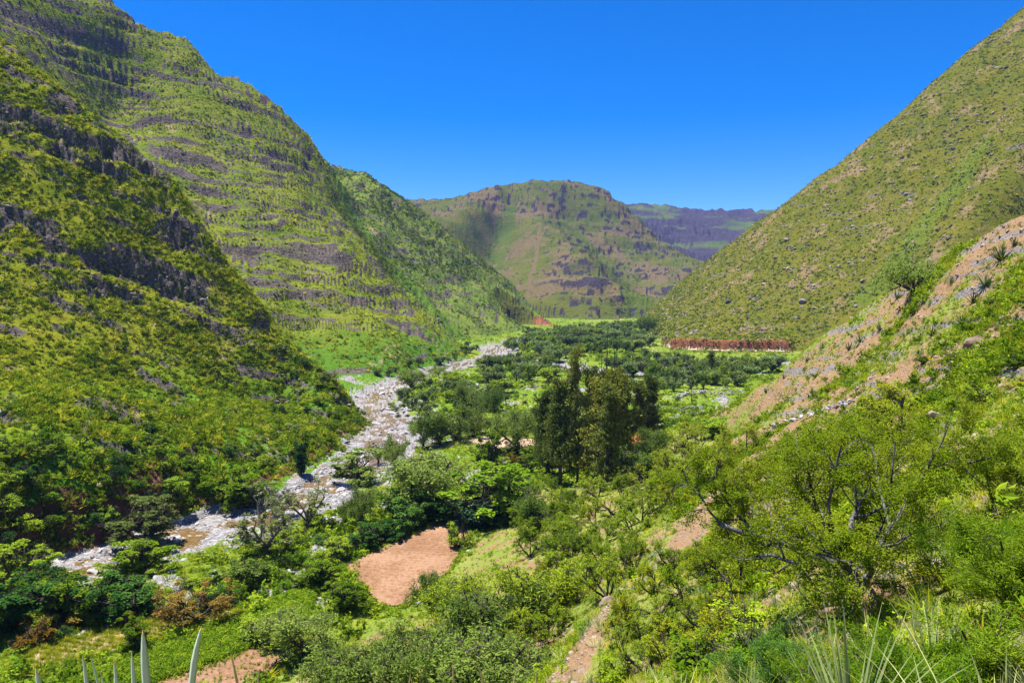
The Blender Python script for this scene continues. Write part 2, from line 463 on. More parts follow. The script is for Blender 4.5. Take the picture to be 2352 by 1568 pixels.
cum = np.cumsum(wv, 1); cum = (cum - cum[:, :1]) / (cum[:, -1:] - cum[:, :1])
rows_c = np.stack([np.interp(np.linspace(0, 1, NR), cum[i], gl) for i in range(NT)])     # (NT, NR)
ai = np.clip((cols + TH) / (2 * TH) * (NT - 1), 0, NT - 1.001)
ii = ai.astype(int); uu = (ai - ii)[:, None]
LL = rows_c[ii] * (1 - uu) + rows_c[ii + 1] * uu
TT = np.repeat(cols[:, None], NR, 1)
X, Y, Z, rock, gravel, flw, Wt, rivu, n1, n2, cut = surface(TT, LL)
NC = len(cols)
VX = np.stack([X, Y, Z], -1)

def ground(x, y):
    """height of the finished surface under a point (bilinear in the built sheet)"""
    x = np.atleast_1d(np.asarray(x, float)); y = np.atleast_1d(np.asarray(y, float))
    th, l = to_tl(x, y)
    a = np.clip(np.interp(th, cols, np.arange(NC)), 0, NC - 1.001)
    i = a.astype(int); u = a - i
    out = np.empty(len(x))
    for k in range(len(x)):
        z0 = np.interp(l[k], LL[i[k]], Z[i[k]]); z1 = np.interp(l[k], LL[i[k] + 1], Z[i[k] + 1])
        out[k] = z0 * (1 - u[k]) + z1 * u[k]
    return out

def hit(px, py, tmin=2.0):
    """first point of the sheet seen through a pixel of the photograph"""
    d = pix_dir(px, py); d = d / d[1]
    ts = np.exp(np.linspace(math.log(tmin), math.log(4600), 1400))
    th, l = to_tl(d[0] * ts, ts)
    a = np.clip(np.interp(th, cols, np.arange(NC)), 0, NC - 1.001).astype(int)
    zz = np.array([np.interp(l[k], LL[a[k]], Z[a[k]]) for k in range(len(ts))])
    below = d[2] * ts < zz
    k = int(np.argmax(below)) if below.any() else len(ts) - 1
    return np.array([d[0] * ts[k], ts[k], zz[k]])
# ------------------------------------------------------------------ materials
class NT_:
    """short hand for building node trees"""
    def __init__(self, name):
        self.m = bpy.data.materials.new(name); self.m.use_nodes = True
        self.n = self.m.node_tree.nodes; self.l = self.m.node_tree.links
        self.n.clear()
        self.out = self.n.new('ShaderNodeOutputMaterial')
    def node(self, t, ins=None, **kw):
        nd = self.n.new(t)
        for k, v in kw.items(): setattr(nd, k, v)
        for k, v in (ins or {}).items():
            s = nd.inputs[k]
            if hasattr(v, 'is_output') or isinstance(v, bpy.types.NodeSocket): self.l.new(v, s)
            else: s.default_value = v
        return nd
    def coord(self, kind='Object'): return self.node('ShaderNodeTexCoord').outputs[kind]
    def noise(self, vec, scale, detail=4, rough=0.55, dist=0.0):
        return self.node('ShaderNodeTexNoise', {'Vector': vec, 'Scale': scale, 'Detail': detail, 'Roughness': rough, 'Distortion': dist}).outputs['Fac']
    def ramp(self, fac, lo, hi, smooth=True):
        return self.node('ShaderNodeMapRange', {'Value': fac, 'From Min': lo, 'From Max': hi}, interpolation_type='SMOOTHSTEP' if smooth else 'LINEAR').outputs[0]
    def mix(self, fac, a, b, mode='MIX'):
        nd = self.node('ShaderNodeMix', data_type='RGBA', blend_type=mode)
        for s, v in ((nd.inputs[0], fac), (nd.inputs[6], a), (nd.inputs[7], b)):
            if isinstance(v, bpy.types.NodeSocket): self.l.new(v, s)
            elif isinstance(v, tuple): s.default_value = (*v[:3], 1.0)
            else: s.default_value = v
        return nd.outputs[2]
    def math(self, op, a, b=0.0, clamp=False):
        nd = self.node('ShaderNodeMath', operation=op, use_clamp=clamp)
        for s, v in ((nd.inputs[0], a), (nd.inputs[1], b)):
            if isinstance(v, bpy.types.NodeSocket): self.l.new(v, s)
            else: s.default_value = v
        return nd.outputs[0]
    def bump(self, h, strength, dist):
        return self.node('ShaderNodeBump', {'Height': h, 'Strength': strength, 'Distance': dist}).outputs[0]
    def bsdf(self, col, rough=0.9, normal=None, spec=0.2, **more):
        ins = {'Base Color': col if isinstance(col, bpy.types.NodeSocket) else (*col[:3], 1), 'Roughness': rough, 'Specular IOR Level': spec}
        if normal is not None: ins['Normal'] = normal
        ins.update(more)
        b = self.node('ShaderNodeBsdfPrincipled', ins)
        self.l.new(b.outputs[0], self.out.inputs['Surface'])
        return b
    def surface(self, s): self.l.new(s, self.out.inputs['Surface'])

def ground_mat(name, g1, g2, soil1, soil2, rock1, rock2, lush, sz):
    """grass, soil, rock, lush growth and gravel laid by the masks of the sheet; sz = size of the finest mottling in metres"""
    t = NT_(name)
    v = t.coord()
    at = t.node('ShaderNodeAttribute', attribute_name='mask', attribute_type='GEOMETRY')
    sep = t.node('ShaderNodeSeparateColor', {'Color': at.outputs['Color']})
    rk, so, lu = sep.outputs[0], sep.outputs[1], sep.outputs[2]
    gv = at.outputs['Alpha']
    na = t.noise(v, 1.0 / (sz * 14), 5); nb = t.noise(v, 1.0 / sz, 5, 0.7); nc = t.noise(v, 1.0 / (sz * 4), 4, 0.6)
    grass = t.mix(t.ramp(t.math('ADD', na, t.math('MULTIPLY', nb, 0.5)), 0.55, 0.95), g1, g2)
    grass = t.mix(lu, grass, lush)
    soil = t.mix(t.ramp(nb, 0.35, 0.65), soil1, soil2)
    sm = t.ramp(t.math('ADD', so, t.math('MULTIPLY', t.math('SUBTRACT', nc, 0.5), 1.3)), 0.38, 0.62)
    c = t.mix(sm, grass, soil)
    rockc = t.mix(t.ramp(nb, 0.3, 0.7), rock1, rock2)
    rm = t.ramp(t.math('ADD', rk, t.math('MULTIPLY', t.math('SUBTRACT', nb, 0.5), 0.7)), 0.25, 0.5)
    c = t.mix(rm, c, rockc)
    peb = t.node('ShaderNodeTexVoronoi', {'Vector': v, 'Scale': 1.4}, feature='F1').outputs['Color']
    pv = t.node('ShaderNodeSeparateColor', {'Color': peb}).outputs[0]
    grav = t.mix(pv, (0.17, 0.158, 0.15), (0.32, 0.305, 0.305))
    grav = t.mix(t.ramp(nc, 0.55, 0.7), grav, (0.22, 0.16, 0.11))
    gm = t.ramp(t.math('ADD', gv, t.math('MULTIPLY', t.math('SUBTRACT', nb, 0.5), 1.0)), 0.35, 0.6)
    c = t.mix(gm, c, grav)
    hgt = t.math('ADD', nb, t.math('MULTIPLY', nc, 1.5))
    t.bsdf(c, 0.92, t.bump(hgt, 0.9, sz * 0.7), 0.0)
    return t.m

GREY1, GREY2 = (0.055, 0.045, 0.04), (0.16, 0.135, 0.12)
MAT = {}
MAT['valley_floor'] = ground_mat('meadow', (0.12, 0.18, 0.018), (0.22, 0.25, 0.035), (0.36, 0.25, 0.16), (0.45, 0.34, 0.24), (0.22, 0.19, 0.17), (0.34, 0.31, 0.29), (0.09, 0.19, 0.015), 0.7)
MAT['near_slope'] = ground_mat('stony_slope', (0.14, 0.19, 0.03), (0.22, 0.23, 0.06), (0.22, 0.13, 0.065), (0.28, 0.185, 0.11), (0.15, 0.13, 0.12), (0.26, 0.235, 0.22), (0.13, 0.25, 0.02), 0.35)
MAT['hill_left_near'] = ground_mat('hill_grass', (0.13, 0.165, 0.010), (0.23, 0.225, 0.02), (0.30, 0.22, 0.12), (0.36, 0.26, 0.16), GREY1, GREY2, (0.07, 0.18, 0.012), 0.8)
MAT['hill_left_far'] = ground_mat('hill_ledges', (0.10, 0.15, 0.015), (0.18, 0.20, 0.025), (0.26, 0.20, 0.12), (0.30, 0.24, 0.15), GREY1, GREY2, (0.07, 0.16, 0.015), 1.6)
MAT['hill_left_beyond'] = ground_mat('hill_scrub', (0.08, 0.13, 0.02), (0.15, 0.19, 0.03), (0.30, 0.22, 0.14), (0.32, 0.24, 0.16), GREY1, GREY2, (0.07, 0.16, 0.015), 1.8)
MAT['mesa'] = ground_mat('mesa_slope', (0.065, 0.088, 0.014), (0.10, 0.105, 0.02), (0.115, 0.09, 0.04), (0.14, 0.105, 0.055), (0.025, 0.023, 0.03), (0.06, 0.052, 0.058), (0.05, 0.10, 0.012), 4.0)
MAT['far_cliffs'] = ground_mat('cliff_slope', (0.06, 0.10, 0.02), (0.09, 0.12, 0.03), (0.11, 0.09, 0.06), (0.13, 0.10, 0.07), (0.03, 0.028, 0.04), (0.07, 0.06, 0.075), (0.07, 0.14, 0.02), 9.0)
MAT['road'] = ground_mat('road_dust', (0.42, 0.34, 0.27), (0.50, 0.42, 0.34), (0.42, 0.34, 0.27), (0.5, 0.42, 0.34), GREY1, GREY2, (0.42, 0.34, 0.27), 1.0)
MAT['road_cut'] = ground_mat('red_earth_cut', (0.16, 0.055, 0.03), (0.26, 0.11, 0.06), (0.20, 0.075, 0.045), (0.27, 0.13, 0.08), (0.12, 0.05, 0.04), (0.2, 0.1, 0.08), (0.25, 0.08, 0.04), 1.0)
MAT['red_bank'] = MAT['road_cut']
MAT['river_cliff'] = ground_mat('red_brown_cliff', (0.13, 0.06, 0.035), (0.24, 0.12, 0.07), (0.20, 0.10, 0.06), (0.26, 0.14, 0.09), (0.07, 0.035, 0.025), (0.17, 0.09, 0.06), (0.13, 0.06, 0.035), 0.7)
MAT['mountain_right'] = ground_mat('mountain_grass', (0.085, 0.10, 0.010), (0.13, 0.122, 0.016), (0.19, 0.13, 0.065), (0.22, 0.16, 0.09), (0.10, 0.085, 0.075), (0.20, 0.17, 0.15), (0.08, 0.15, 0.02), 1.2)

# ------------------------------------------------------------------ masks painted by place: soil, lush
PATH = np.array([[*P3(*p)[:2], w] for p, w in [((1300,1560,30),.5), ((1330,1500,33),.5), ((1400,1385,42),.6), ((1470,1330,47),.6), ((1560,1270,52),1.0),
                                             ((1590,1210,60),1.2), ((1600,1170,65),1.2), ((1680,1090,76),1.0), ((1740,1040,85),1.0), ((1830,1000,90),.8)]])
rr = np.exp(LL)
def gz(pl, w):
    return np.array([[*P3(*p)[:2], w] for p in pl])
soil = np.zeros_like(Z); lush = np.zeros_like(Z)
d, w = poly_dist(PATH, X, Y)
nf = fbm(X / 1.6, Y / 1.6, 3, 401)
soil = np.maximum(soil, 1 - smooth01(1.0, 2.0, d / w + 0.6 * nf))
w1 = Wt[..., 1] * (1 - flw)
spur = smooth01(26, 40, rr) * smooth01(-34, -29, Z) * smooth01(-4, 4, X - 13 - (Y - 45) * 0.18)
soil = np.maximum(soil, w1 * spur * (0.58 + 0.7 * fbm(X / 8, Y / 8, 3, 411)))
soil = np.maximum(soil, w1 * (1 - spur) * (0.40 + 0.55 * fbm(X / 4, Y / 4, 3, 415)))
soil = np.maximum(soil, Wt[..., 7] * (0.30 + 0.5 * fbm(X / 30, Y / 30, 3, 421)))
soil = np.maximum(soil, Wt[..., 5] * (0.42 + 0.6 * fbm(X / 120, Y / 120, 3, 431)))
soil = np.maximum(soil, (Wt[..., 2] + Wt[..., 3] + Wt[..., 4]) * (0.12 + 0.5 * fbm(X / 25, Y / 25, 3, 441)))
for pl, wd, who in (([(748,372,790),(790,480,745),(850,565,692),(930,650,640),(1000,720,596),(1060,785,566)], 20, (3, 4)),
               ([(2260,340,580),(2160,480,545),(2070,590,510),(1990,680,500)], 11, (7,)),
               ([(1300,500,1720),(1345,545,1640),(1400,605,1480),(1462,690,1230),(1470,730,1030)], 26, (5,)),
               ([(1172,485,1760),(1140,545,1560),(1100,612,1330)], 22, (5,))):
    dd, ww = poly_dist(gz(pl, wd), X, Y)
    k = (1 - smooth01(0.5, 1.3, dd / ww + 0.3 * n1)) * sum(Wt[..., h] for h in who)
    k = k * (0.4 if who != (3, 4) else 0.6)
    lush = np.maximum(lush, k); rock *= 1 - 0.85 * k; soil *= 1 - k
lush = np.maximum(lush, flw * (0.35 + 0.6 * fbm(X / 25, Y / 25, 3, 451)))
lush = np.maximum(lush, (Wt[..., 2] + Wt[..., 3]) * (1 - smooth01(-36, -12, Z)))
lush = np.clip(lush, 0, 1)
# worn trails on the mesa
for pl in ([(1000,480,1750),(1040,482,1640),(1130,488,1600),(1200,490,1590),(1225,505,1580),(1250,520,1570),(1290,535,1530)],
           [(1060,572,1440),(1110,555,1480),(1180,548,1500),(1240,535,1530)],
           [(960,470,1860),(1010,462,1860),(1060,455,1860)], [(1240,540,1560),(1225,600,1300),(1215,625,1230)]):
    dd, ww = poly_dist(gz(pl, 4.0), X, Y)
    k = (1 - smooth01(0.5, 1.5, dd / ww)) * Wt[..., 5]
    soil = np.maximum(soil, 1.3 * k); rock *= 1 - k; lush *= 1 - k
masks = np.stack([rock, np.clip(soil, 0, 1.3), lush, gravel], -1)

# ------------------------------------------------------------------ build the sheet, cut into named pieces of the setting
hid = np.argmax(Wt, -1)
hid = np.where(flw > 0.5, 0, hid)
hid_f = np.where((hid[:-1, :-1] == 0) & (hid[1:, 1:] == 0), 0, np.maximum(hid[:-1, :-1], hid[1:, 1:]))
cutf = cut[:-1, :-1]
hid_f = np.where(cutf == 1, 8, np.where(cutf == 2, 9, hid_f))
Xf, Yf, Zf = X[:-1, :-1], Y[:-1, :-1], Z[:-1, :-1]
pxf = CX + F * Xf / np.maximum(Yf, 1)
nfz = 3 * fbm(Xf / 9, Yf / 9, 3, 471)
hid_f = np.where((hid_f == 4) & (pxf > 1212) & (pxf < 1292) & (Zf < -30 - np.abs(pxf - 1252) * 0.1 + nfz), 10, hid_f)
hid_f = np.where((hid_f == 2) & (pxf < 430) & (Zf < -31.5 + nfz), 11, hid_f)
hid_f = np.where((hid_f == 2) & (pxf < 840) & (Zf < -37.5 + 0.3 * nfz), 11, hid_f)
NAMES = HILLS + ['road', 'road_cut', 'red_bank', 'river_cliff']
vid = np.arange(NC * NR).reshape(NC, NR)
quads = np.stack([vid[:-1, :-1], vid[1:, :-1], vid[1:, 1:], vid[:-1, 1:]], -1)
SETLAB = {'road': ('pale dirt road along the foot of the right mountain', 'road'),
          'road_cut': ('red earth road cut along the foot of the right mountain', 'bank'),
          'red_bank': ('dark red eroded bank at the foot of the far left ridge', 'bank'),
          'river_cliff': ('low red brown rock cliff along the left river bank', 'cliff'),
          'valley_floor': ('green valley floor with pale gravel river bed and meadows', 'ground'),
          'near_slope': ('stony tan and green slope falling from the camera and the right spur', 'slope'),
          'hill_left_near': ('steep bright green hill with dark cliff bands at the left edge', 'hill'),
          'hill_left_far': ('tall green ledged mountain behind the near left hill', 'hill'),
          'hill_left_beyond': ('dark scrubby green ridge left of the far mesa', 'hill'),
          'mesa': ('flat topped brown and green mesa closing the valley', 'mesa'),
          'far_cliffs': ('bluish far cliff range right of the mesa', 'cliffs'),
          'mountain_right': ('smooth olive shrub dotted mountain on the right', 'mountain')}
Vall = VX.reshape(-1, 3); Mall = masks.reshape(-1, 4)
def sub_sheet(name, qsel):
    q = quads[qsel]
    used, inv = np.unique(q, return_inverse=True)
    me = mesh_np(name, Vall[used], inv.reshape(-1, 4), MAT[name], True, {'mask': Mall[used]})
    o = link(name, me)
    return tag(o, SETLAB[name][0], SETLAB[name][1], None, 'structure')
for k, nm in enumerate(NAMES):
    s = hid_f == k
    if s.any(): sub_sheet(nm, s)
# ------------------------------------------------------------------ plant materials
def leaf_mat(name, c1, c2, trans=0.32, var=0.25, psize=1.2):
    t = NT_(name)
    oi = t.node('ShaderNodeObjectInfo').outputs['Random']
    nz = t.noise(t.coord('Object'), psize, 3, 0.7)
    fac = t.ramp(t.math('ADD', nz, t.math('MULTIPLY', t.math('SUBTRACT', oi, 0.5), 0.45)), 0.3, 0.7)
    c = t.mix(fac, c1, c2)
    hsv = t.node('ShaderNodeHueSaturation', {'Color': c, 'Value': t.math('ADD', 1.0 - var / 2, t.math('MULTIPLY', oi, var))})
    d = t.node('ShaderNodeBsdfDiffuse', {'Color': hsv.outputs[0]})
    tr = t.node('ShaderNodeBsdfTranslucent', {'Color': hsv.outputs[0]})
    mx = t.node('ShaderNodeMixShader', {0: trans, 1: d.outputs[0], 2: tr.outputs[0]})
    t.surface(mx.outputs[0])
    return t.m

def bark_mat(name, c1, c2, sc=9.0):
    t = NT_(name)
    v = t.coord()
    mp = t.node('ShaderNodeMapping', {'Vector': v, 'Scale': (1, 1, 0.25)}).outputs[0]
    nz = t.noise(mp, sc, 5, 0.65)
    t.bsdf(t.mix(t.ramp(nz, 0.35, 0.65), c1, c2), 0.95, t.bump(nz, 0.6, 0.03), 0.1)
    return t.m

LEAF = {
    'acacia': leaf_mat('acacia_leaf', (0.178, 0.260, 0.012), (0.373, 0.398, 0.025), 0.42),
    'acacia_far': leaf_mat('acacia_leaf_pale', (0.203, 0.306, 0.017), (0.369, 0.451, 0.033), 0.42),
    'molle': leaf_mat('molle_leaf', (0.122, 0.200, 0.028), (0.264, 0.346, 0.065), 0.4),
    'molle_far': leaf_mat('molle_leaf_grey', (0.118, 0.190, 0.046), (0.233, 0.325, 0.090), 0.38),
    'leafy': leaf_mat('riverside_leaf', (0.130, 0.230, 0.011), (0.280, 0.378, 0.026), 0.42),
    'bright': leaf_mat('bright_leaf', (0.135, 0.273, 0.010), (0.284, 0.423, 0.028), 0.44),
    'dark': leaf_mat('dark_leaf', (0.031, 0.099, 0.016), (0.090, 0.189, 0.027), 0.3),
    'blue': leaf_mat('blue_green_leaf', (0.030, 0.083, 0.034), (0.075, 0.149, 0.068), 0.3),
    'euca': leaf_mat('eucalyptus_leaf', (0.080, 0.120, 0.019), (0.215, 0.238, 0.052), 0.4),
    'euca_warm': leaf_mat('eucalyptus_leaf_olive', (0.123, 0.164, 0.015), (0.273, 0.273, 0.041), 0.4),
    'rust': leaf_mat('rust_leaf', (0.187, 0.117, 0.017), (0.316, 0.211, 0.044), 0.3),
    'sparse': leaf_mat('sparse_leaf', (0.142, 0.189, 0.044), (0.252, 0.299, 0.077), 0.38),
    'tuft': leaf_mat('tussock_blade', (0.163, 0.232, 0.008), (0.390, 0.369, 0.023), 0.3, 0.5, 0.6),
    'scrub': leaf_mat('scrub_leaf', (0.085, 0.157, 0.007), (0.220, 0.286, 0.013), 0.28, 0.5, 0.6),
    'scrub_dark': leaf_mat('scrub_leaf_dark', (0.064, 0.108, 0.016), (0.162, 0.197, 0.032), 0.3, 0.5, 0.6),
    'herb': leaf_mat('herb_leaf', (0.126, 0.246, 0.011), (0.281, 0.374, 0.021), 0.36, 0.4, 0.8),
    'grey': leaf_mat('grey_herb_leaf', (0.208, 0.260, 0.098), (0.364, 0.403, 0.176), 0.25, 0.4, 0.8),
    'agave': leaf_mat('agave_leaf', (0.047, 0.078, 0.029), (0.156, 0.187, 0.100), 0.12, 0.3, 1.2),
    'straw': leaf_mat('dry_straw', (0.390, 0.312, 0.117), (0.500, 0.481, 0.214), 0.25, 0.3, 1.2),
}
BARK = {
    'dark': bark_mat('dark_bark', (0.025, 0.02, 0.016), (0.10, 0.085, 0.07)),
    'grey': bark_mat('grey_bark', (0.07, 0.06, 0.05), (0.20, 0.18, 0.15)),
    'lichen': bark_mat('lichen_bark', (0.02, 0.016, 0.013), (0.20, 0.19, 0.18), 14.0),
}

# ------------------------------------------------------------------ plant generators
def unit(v): return v / (np.linalg.norm(v) + 1e-9)

class Wood:
    def __init__(self): self.V = []; self.Q = []; self.n = 0
    def tube(self, pts, rad, k):
        pts = np.asarray(pts, float); rad = np.asarray(rad, float)
        d = np.gradient(pts, axis=0); d /= np.linalg.norm(d, axis=1, keepdims=True) + 1e-9
        ref = np.array([0.31, 0.9, 0.17]); ref = np.where(np.abs(d @ ref)[:, None] > 0.9, np.array([0.9, 0.1, 0.3]), ref)
        a = np.cross(d, ref); a /= np.linalg.norm(a, axis=1, keepdims=True) + 1e-9
        b = np.cross(d, a)
        ang = np.arange(k) * 2 * math.pi / k
        ring = pts[:, None] + rad[:, None, None] * (np.cos(ang)[None, :, None] * a[:, None] + np.sin(ang)[None, :, None] * b[:, None])
        m = len(pts)
        idx = self.n + np.arange(m * k).reshape(m, k)
        q = np.stack([idx[:-1], np.roll(idx[:-1], -1, 1), np.roll(idx[1:], -1, 1), idx[1:]], -1).reshape(-1, 4)
        self.V.append(ring.reshape(-1, 3)); self.Q.append(q); self.n += m * k
    def arrays(self): return np.concatenate(self.V), np.concatenate(self.Q)

def leaves_mesh(name, pos, ax, L, Wd, mat, R, flat=0.0):
    """one rhombic leaf (or leaf spray) per position, long axis ax"""
    n = len(pos)
    pos = np.asarray(pos); ax = ax / (np.linalg.norm(ax, axis=1, keepdims=True) + 1e-9)
    rv = R.normal(size=(n, 3)) * (1 - 0.7 * flat); rv[:, 2] += 1.6 * flat
    b = np.cross(ax, rv); b /= np.linalg.norm(b, axis=1, keepdims=True) + 1e-9
    L = L * R.uniform(0.7, 1.3, n)[:, None]; Wd = Wd * R.uniform(0.7, 1.3, n)[:, None]
    nrm = np.cross(ax, b)
    V = np.stack([pos - ax * L / 2, pos + b * Wd / 2 + nrm * Wd * 0.18, pos + ax * L / 2, pos - b * Wd / 2 + nrm * Wd * 0.18], 1).reshape(-1, 3)
    return mesh_np(name, V, np.arange(n * 4).reshape(-1, 4), mat, False)

def grow(R, stems, levels, jitter, tropism, kids, ratio, angle, start, seglen=4, ksides=(7, 5, 4, 3, 3), leafy=2, floor=None):
    """branching skeleton; stems = list of (pos, dir, length, radius). returns Wood and leaf sites (pos, dir)"""
    wood = Wood(); sites = []; sdir = []
    todo = [(np.array(p, float), unit(np.array(d, float)), l, r, 0) for p, d, l, r in stems]
    while todo:
        p, d, l, r, lv = todo.pop()
        n = seglen + (2 if lv == 0 else 0)
        pts = [p]; rad = [r]; dirs = [d]
        r1 = r * (0.55 if lv < levels else 0.3)
        for i in range(n):
            d = unit(d + R.normal(size=3) * jitter[min(lv, len(jitter) - 1)] + np.array([0, 0, tropism[min(lv, len(tropism) - 1)]]))
            p = p + d * l / n
            if floor is not None and p[2] < floor: p[2] = floor; d = unit(d * np.array([1, 1, 0]) + np.array([0, 0, 0.2]))
            pts.append(p); rad.append(r + (r1 - r) * (i + 1) / n); dirs.append(d)
        wood.tube(pts, rad, ksides[min(lv, len(ksides) - 1)])
        if lv >= levels - leafy + 1:
            for i in range(1, len(pts)):
                sites.append(pts[i]); sdir.append(dirs[i])
                sites.append((pts[i] + pts[i - 1]) / 2); sdir.append(dirs[i])
        if lv < levels:
            k = kids[lv]
            for j in range(k):
                t = start[min(lv, len(start) - 1)] + (1 - start[min(lv, len(start) - 1)]) * (j + R.random()) / k
                x = t * n; i = min(int(x), n - 1); f = x - i
                q = pts[i] * (1 - f) + pts[i + 1] * f
                dd = dirs[i + 1]
                side = unit(np.cross(dd, R.normal(size=3)))
                a = math.radians(angle[min(lv, len(angle) - 1)] * R.uniform(0.7, 1.3))
                nd = unit(dd * math.cos(a) + side * math.sin(a))
                rr_ = (rad[i] * (1 - f) + rad[i + 1] * f) * 0.62
                todo.append((q, nd, l * ratio[min(lv, len(ratio) - 1)] * R.uniform(0.75, 1.2) * (1 - 0.25 * t), rr_, lv + 1))
    return wood, np.array(sites), np.array(sdir)

def fit(wood, sites, H):
    """scale so that the crown top is at H"""
    V, Q = wood.arrays()
    s = H / max(sites[:, 2].max(), 1e-3)
    return V * s, Q, sites * s, s

KIND = {}
def store(kind, V, Q, leaf_me, bark, top=None):
    wm = mesh_np(kind + '_wood', V, Q, bark, True)
    c = np.empty(len(leaf_me.vertices) * 3, np.float32); leaf_me.vertices.foreach_get('co', c); c = c.reshape(-1, 3)
    w = float(np.percentile(c[:, 0], 97) - np.percentile(c[:, 0], 3)); h = float(np.percentile(c[:, 2], 99))
    KIND.setdefault(kind, []).append((wm, leaf_me, w, top or h))

def clustered(R, sites, sdir, n, rad):
    i = R.integers(0, len(sites), n)
    return sites[i] + R.normal(size=(n, 3)) * rad, sdir[i]

def make_acacia(kind, seed, H, n, L, Wd, leaf, bark, stems=4, spread=0.9, levels=4, rad=0.05, thick=1.0, pad=14):
    R = np.random.default_rng(seed)
    st = []
    for k in range(stems):
        a = 2 * math.pi * (k + R.uniform(-0.3, 0.3)) / stems
        st.append(((0.06 * math.cos(a), 0.06 * math.sin(a), 0), (math.cos(a) * spread, math.sin(a) * spread, R.uniform(0.7, 1.1)), R.uniform(0.8, 1.15), 0.05 * thick * R.uniform(0.7, 1.1)))
    wood, s, d = grow(R, st, levels, (0.13, 0.2, 0.25, 0.3), (0.05, 0.06, 0.05, 0.02), (5, 5, 4, 3), (0.68, 0.62, 0.6, 0.55), (42, 45, 48, 50), (0.35, 0.25, 0.2), floor=0.12)
    V, Q, s, k = fit(wood, s, H)
    npad = max(60, n // pad); ip = R.integers(0, len(s), npad); iq = R.integers(0, npad, n)
    pos = s[ip][iq] + R.normal(size=(n, 3)) * rad * H * np.array([1, 1, 0.45]); dd = d[ip][iq]
    ax = dd * 0.6 + R.normal(size=(n, 3)) * np.array([1, 1, 0.35])
    store(kind, V, Q, leaves_mesh(kind + '_leaves', pos, ax, L, Wd, leaf, R, 0.55), bark)

def make_molle(kind, seed, H, n, L, Wd, leaf, bark, trunk=0.25, droop=0.35):
    R = np.random.default_rng(seed)
    st = [((0, 0, -0.05), (R.normal() * 0.15, R.normal() * 0.15, 1), trunk + 0.05, 0.05)]
    for k in range(5):
        a = 2 * math.pi * (k + R.uniform(-0.3, 0.3)) / 5
        st.append(((0, 0, trunk), (math.cos(a) * R.uniform(0.5, 0.95), math.sin(a) * R.uniform(0.5, 0.95), 1), R.uniform(0.5, 0.75), 0.032))
    wood, s, d = grow(R, st, 3, (0.15, 0.22, 0.28), (0.08, 0.05, 0.0), (5, 5, 4), (0.62, 0.6, 0.55), (40, 48, 55), (0.3, 0.25, 0.2))
    m = s[:, 2] > trunk * 1.15; s, d = s[m], d[m]
    V, Q, s, k = fit(wood, s, H)
    # hanging sprays, in clumps
    cl_ = R.integers(0, len(s), max(30, n // 40)); cen = s[cl_]
    i = R.integers(0, len(cen), n)
    t = R.random(n) ** 0.7
    pos = cen[i] + R.normal(size=(n, 3)) * 0.055 * H * np.array([1, 1, 0.7])
    pos[:, 2] -= t * droop * 0.35 * H
    pos[:, 2] = np.maximum(pos[:, 2], 0.05 * H)
    ax = np.stack([R.normal(size=n) * 0.45, R.normal(size=n) * 0.45, -np.ones(n)], 1)
    ax = np.where(R.random(n)[:, None] < 0.6, R.normal(size=(n, 3)) * np.array([1, 1, 0.5]), ax)
    store(kind, V, Q, leaves_mesh(kind + '_leaves', pos, ax, L, Wd, leaf, R, 0.45), bark)

def make_broad(kind, seed, H, n, L, Wd, leaf, bark, trunk=0.22, wide=0.75, clump=0.08, ncl=80, skirt=0.45, thick=1.0):
    R = np.random.default_rng(seed)
    st = [((0, 0, -0.05), (R.normal() * 0.12, R.normal() * 0.12, 1), trunk + 0.05, 0.045 * thick)]
    for k in range(6):
        a = 2 * math.pi * (k + R.uniform(-0.35, 0.35)) / 6
        st.append(((0, 0, trunk * R.uniform(0.8, 1)), (math.cos(a) * wide * R.uniform(0.5, 1.2), math.sin(a) * wide * R.uniform(0.5, 1.2), R.uniform(0.6, 1.2)), R.uniform(0.5, 0.8), 0.028 * thick))
    wood, s, d = grow(R, st, 3, (0.12, 0.2, 0.26), (0.05, 0.05, 0.03), (5, 4, 4), (0.62, 0.6, 0.55), (42, 46, 50), (0.3, 0.25, 0.2))
    m = s[:, 2] > trunk * 0.9; s, d = s[m], d[m]
    V, Q, s, k = fit(wood, s, H)
    ci = R.integers(0, len(s), ncl); cs_ = R.uniform(0.6, 1.4, ncl)
    s = s.copy(); low = R.random(len(s)) < skirt
    s[low] = s[low] * np.array([0.85, 0.85, 0.55])      # lower limbs carry leaves too
    i = R.integers(0, ncl, n)
    dv = R.normal(size=(n, 3)); dv /= np.linalg.norm(dv, axis=1, keepdims=True)
    dv[:, 2] = np.abs(dv[:, 2]) * 0.9 - 0.25
    pos = s[ci[i]] + dv * (clump * H * cs_[i] * R.uniform(0.4, 1.1, n))[:, None]
    pos[:, 2] = np.maximum(pos[:, 2], 0.04 * H)
    ax = R.normal(size=(n, 3)) * np.array([1, 1, 0.5])
    store(kind, V, Q, leaves_mesh(kind + '_leaves', pos, ax, L, Wd, leaf, R, 0.5), bark)

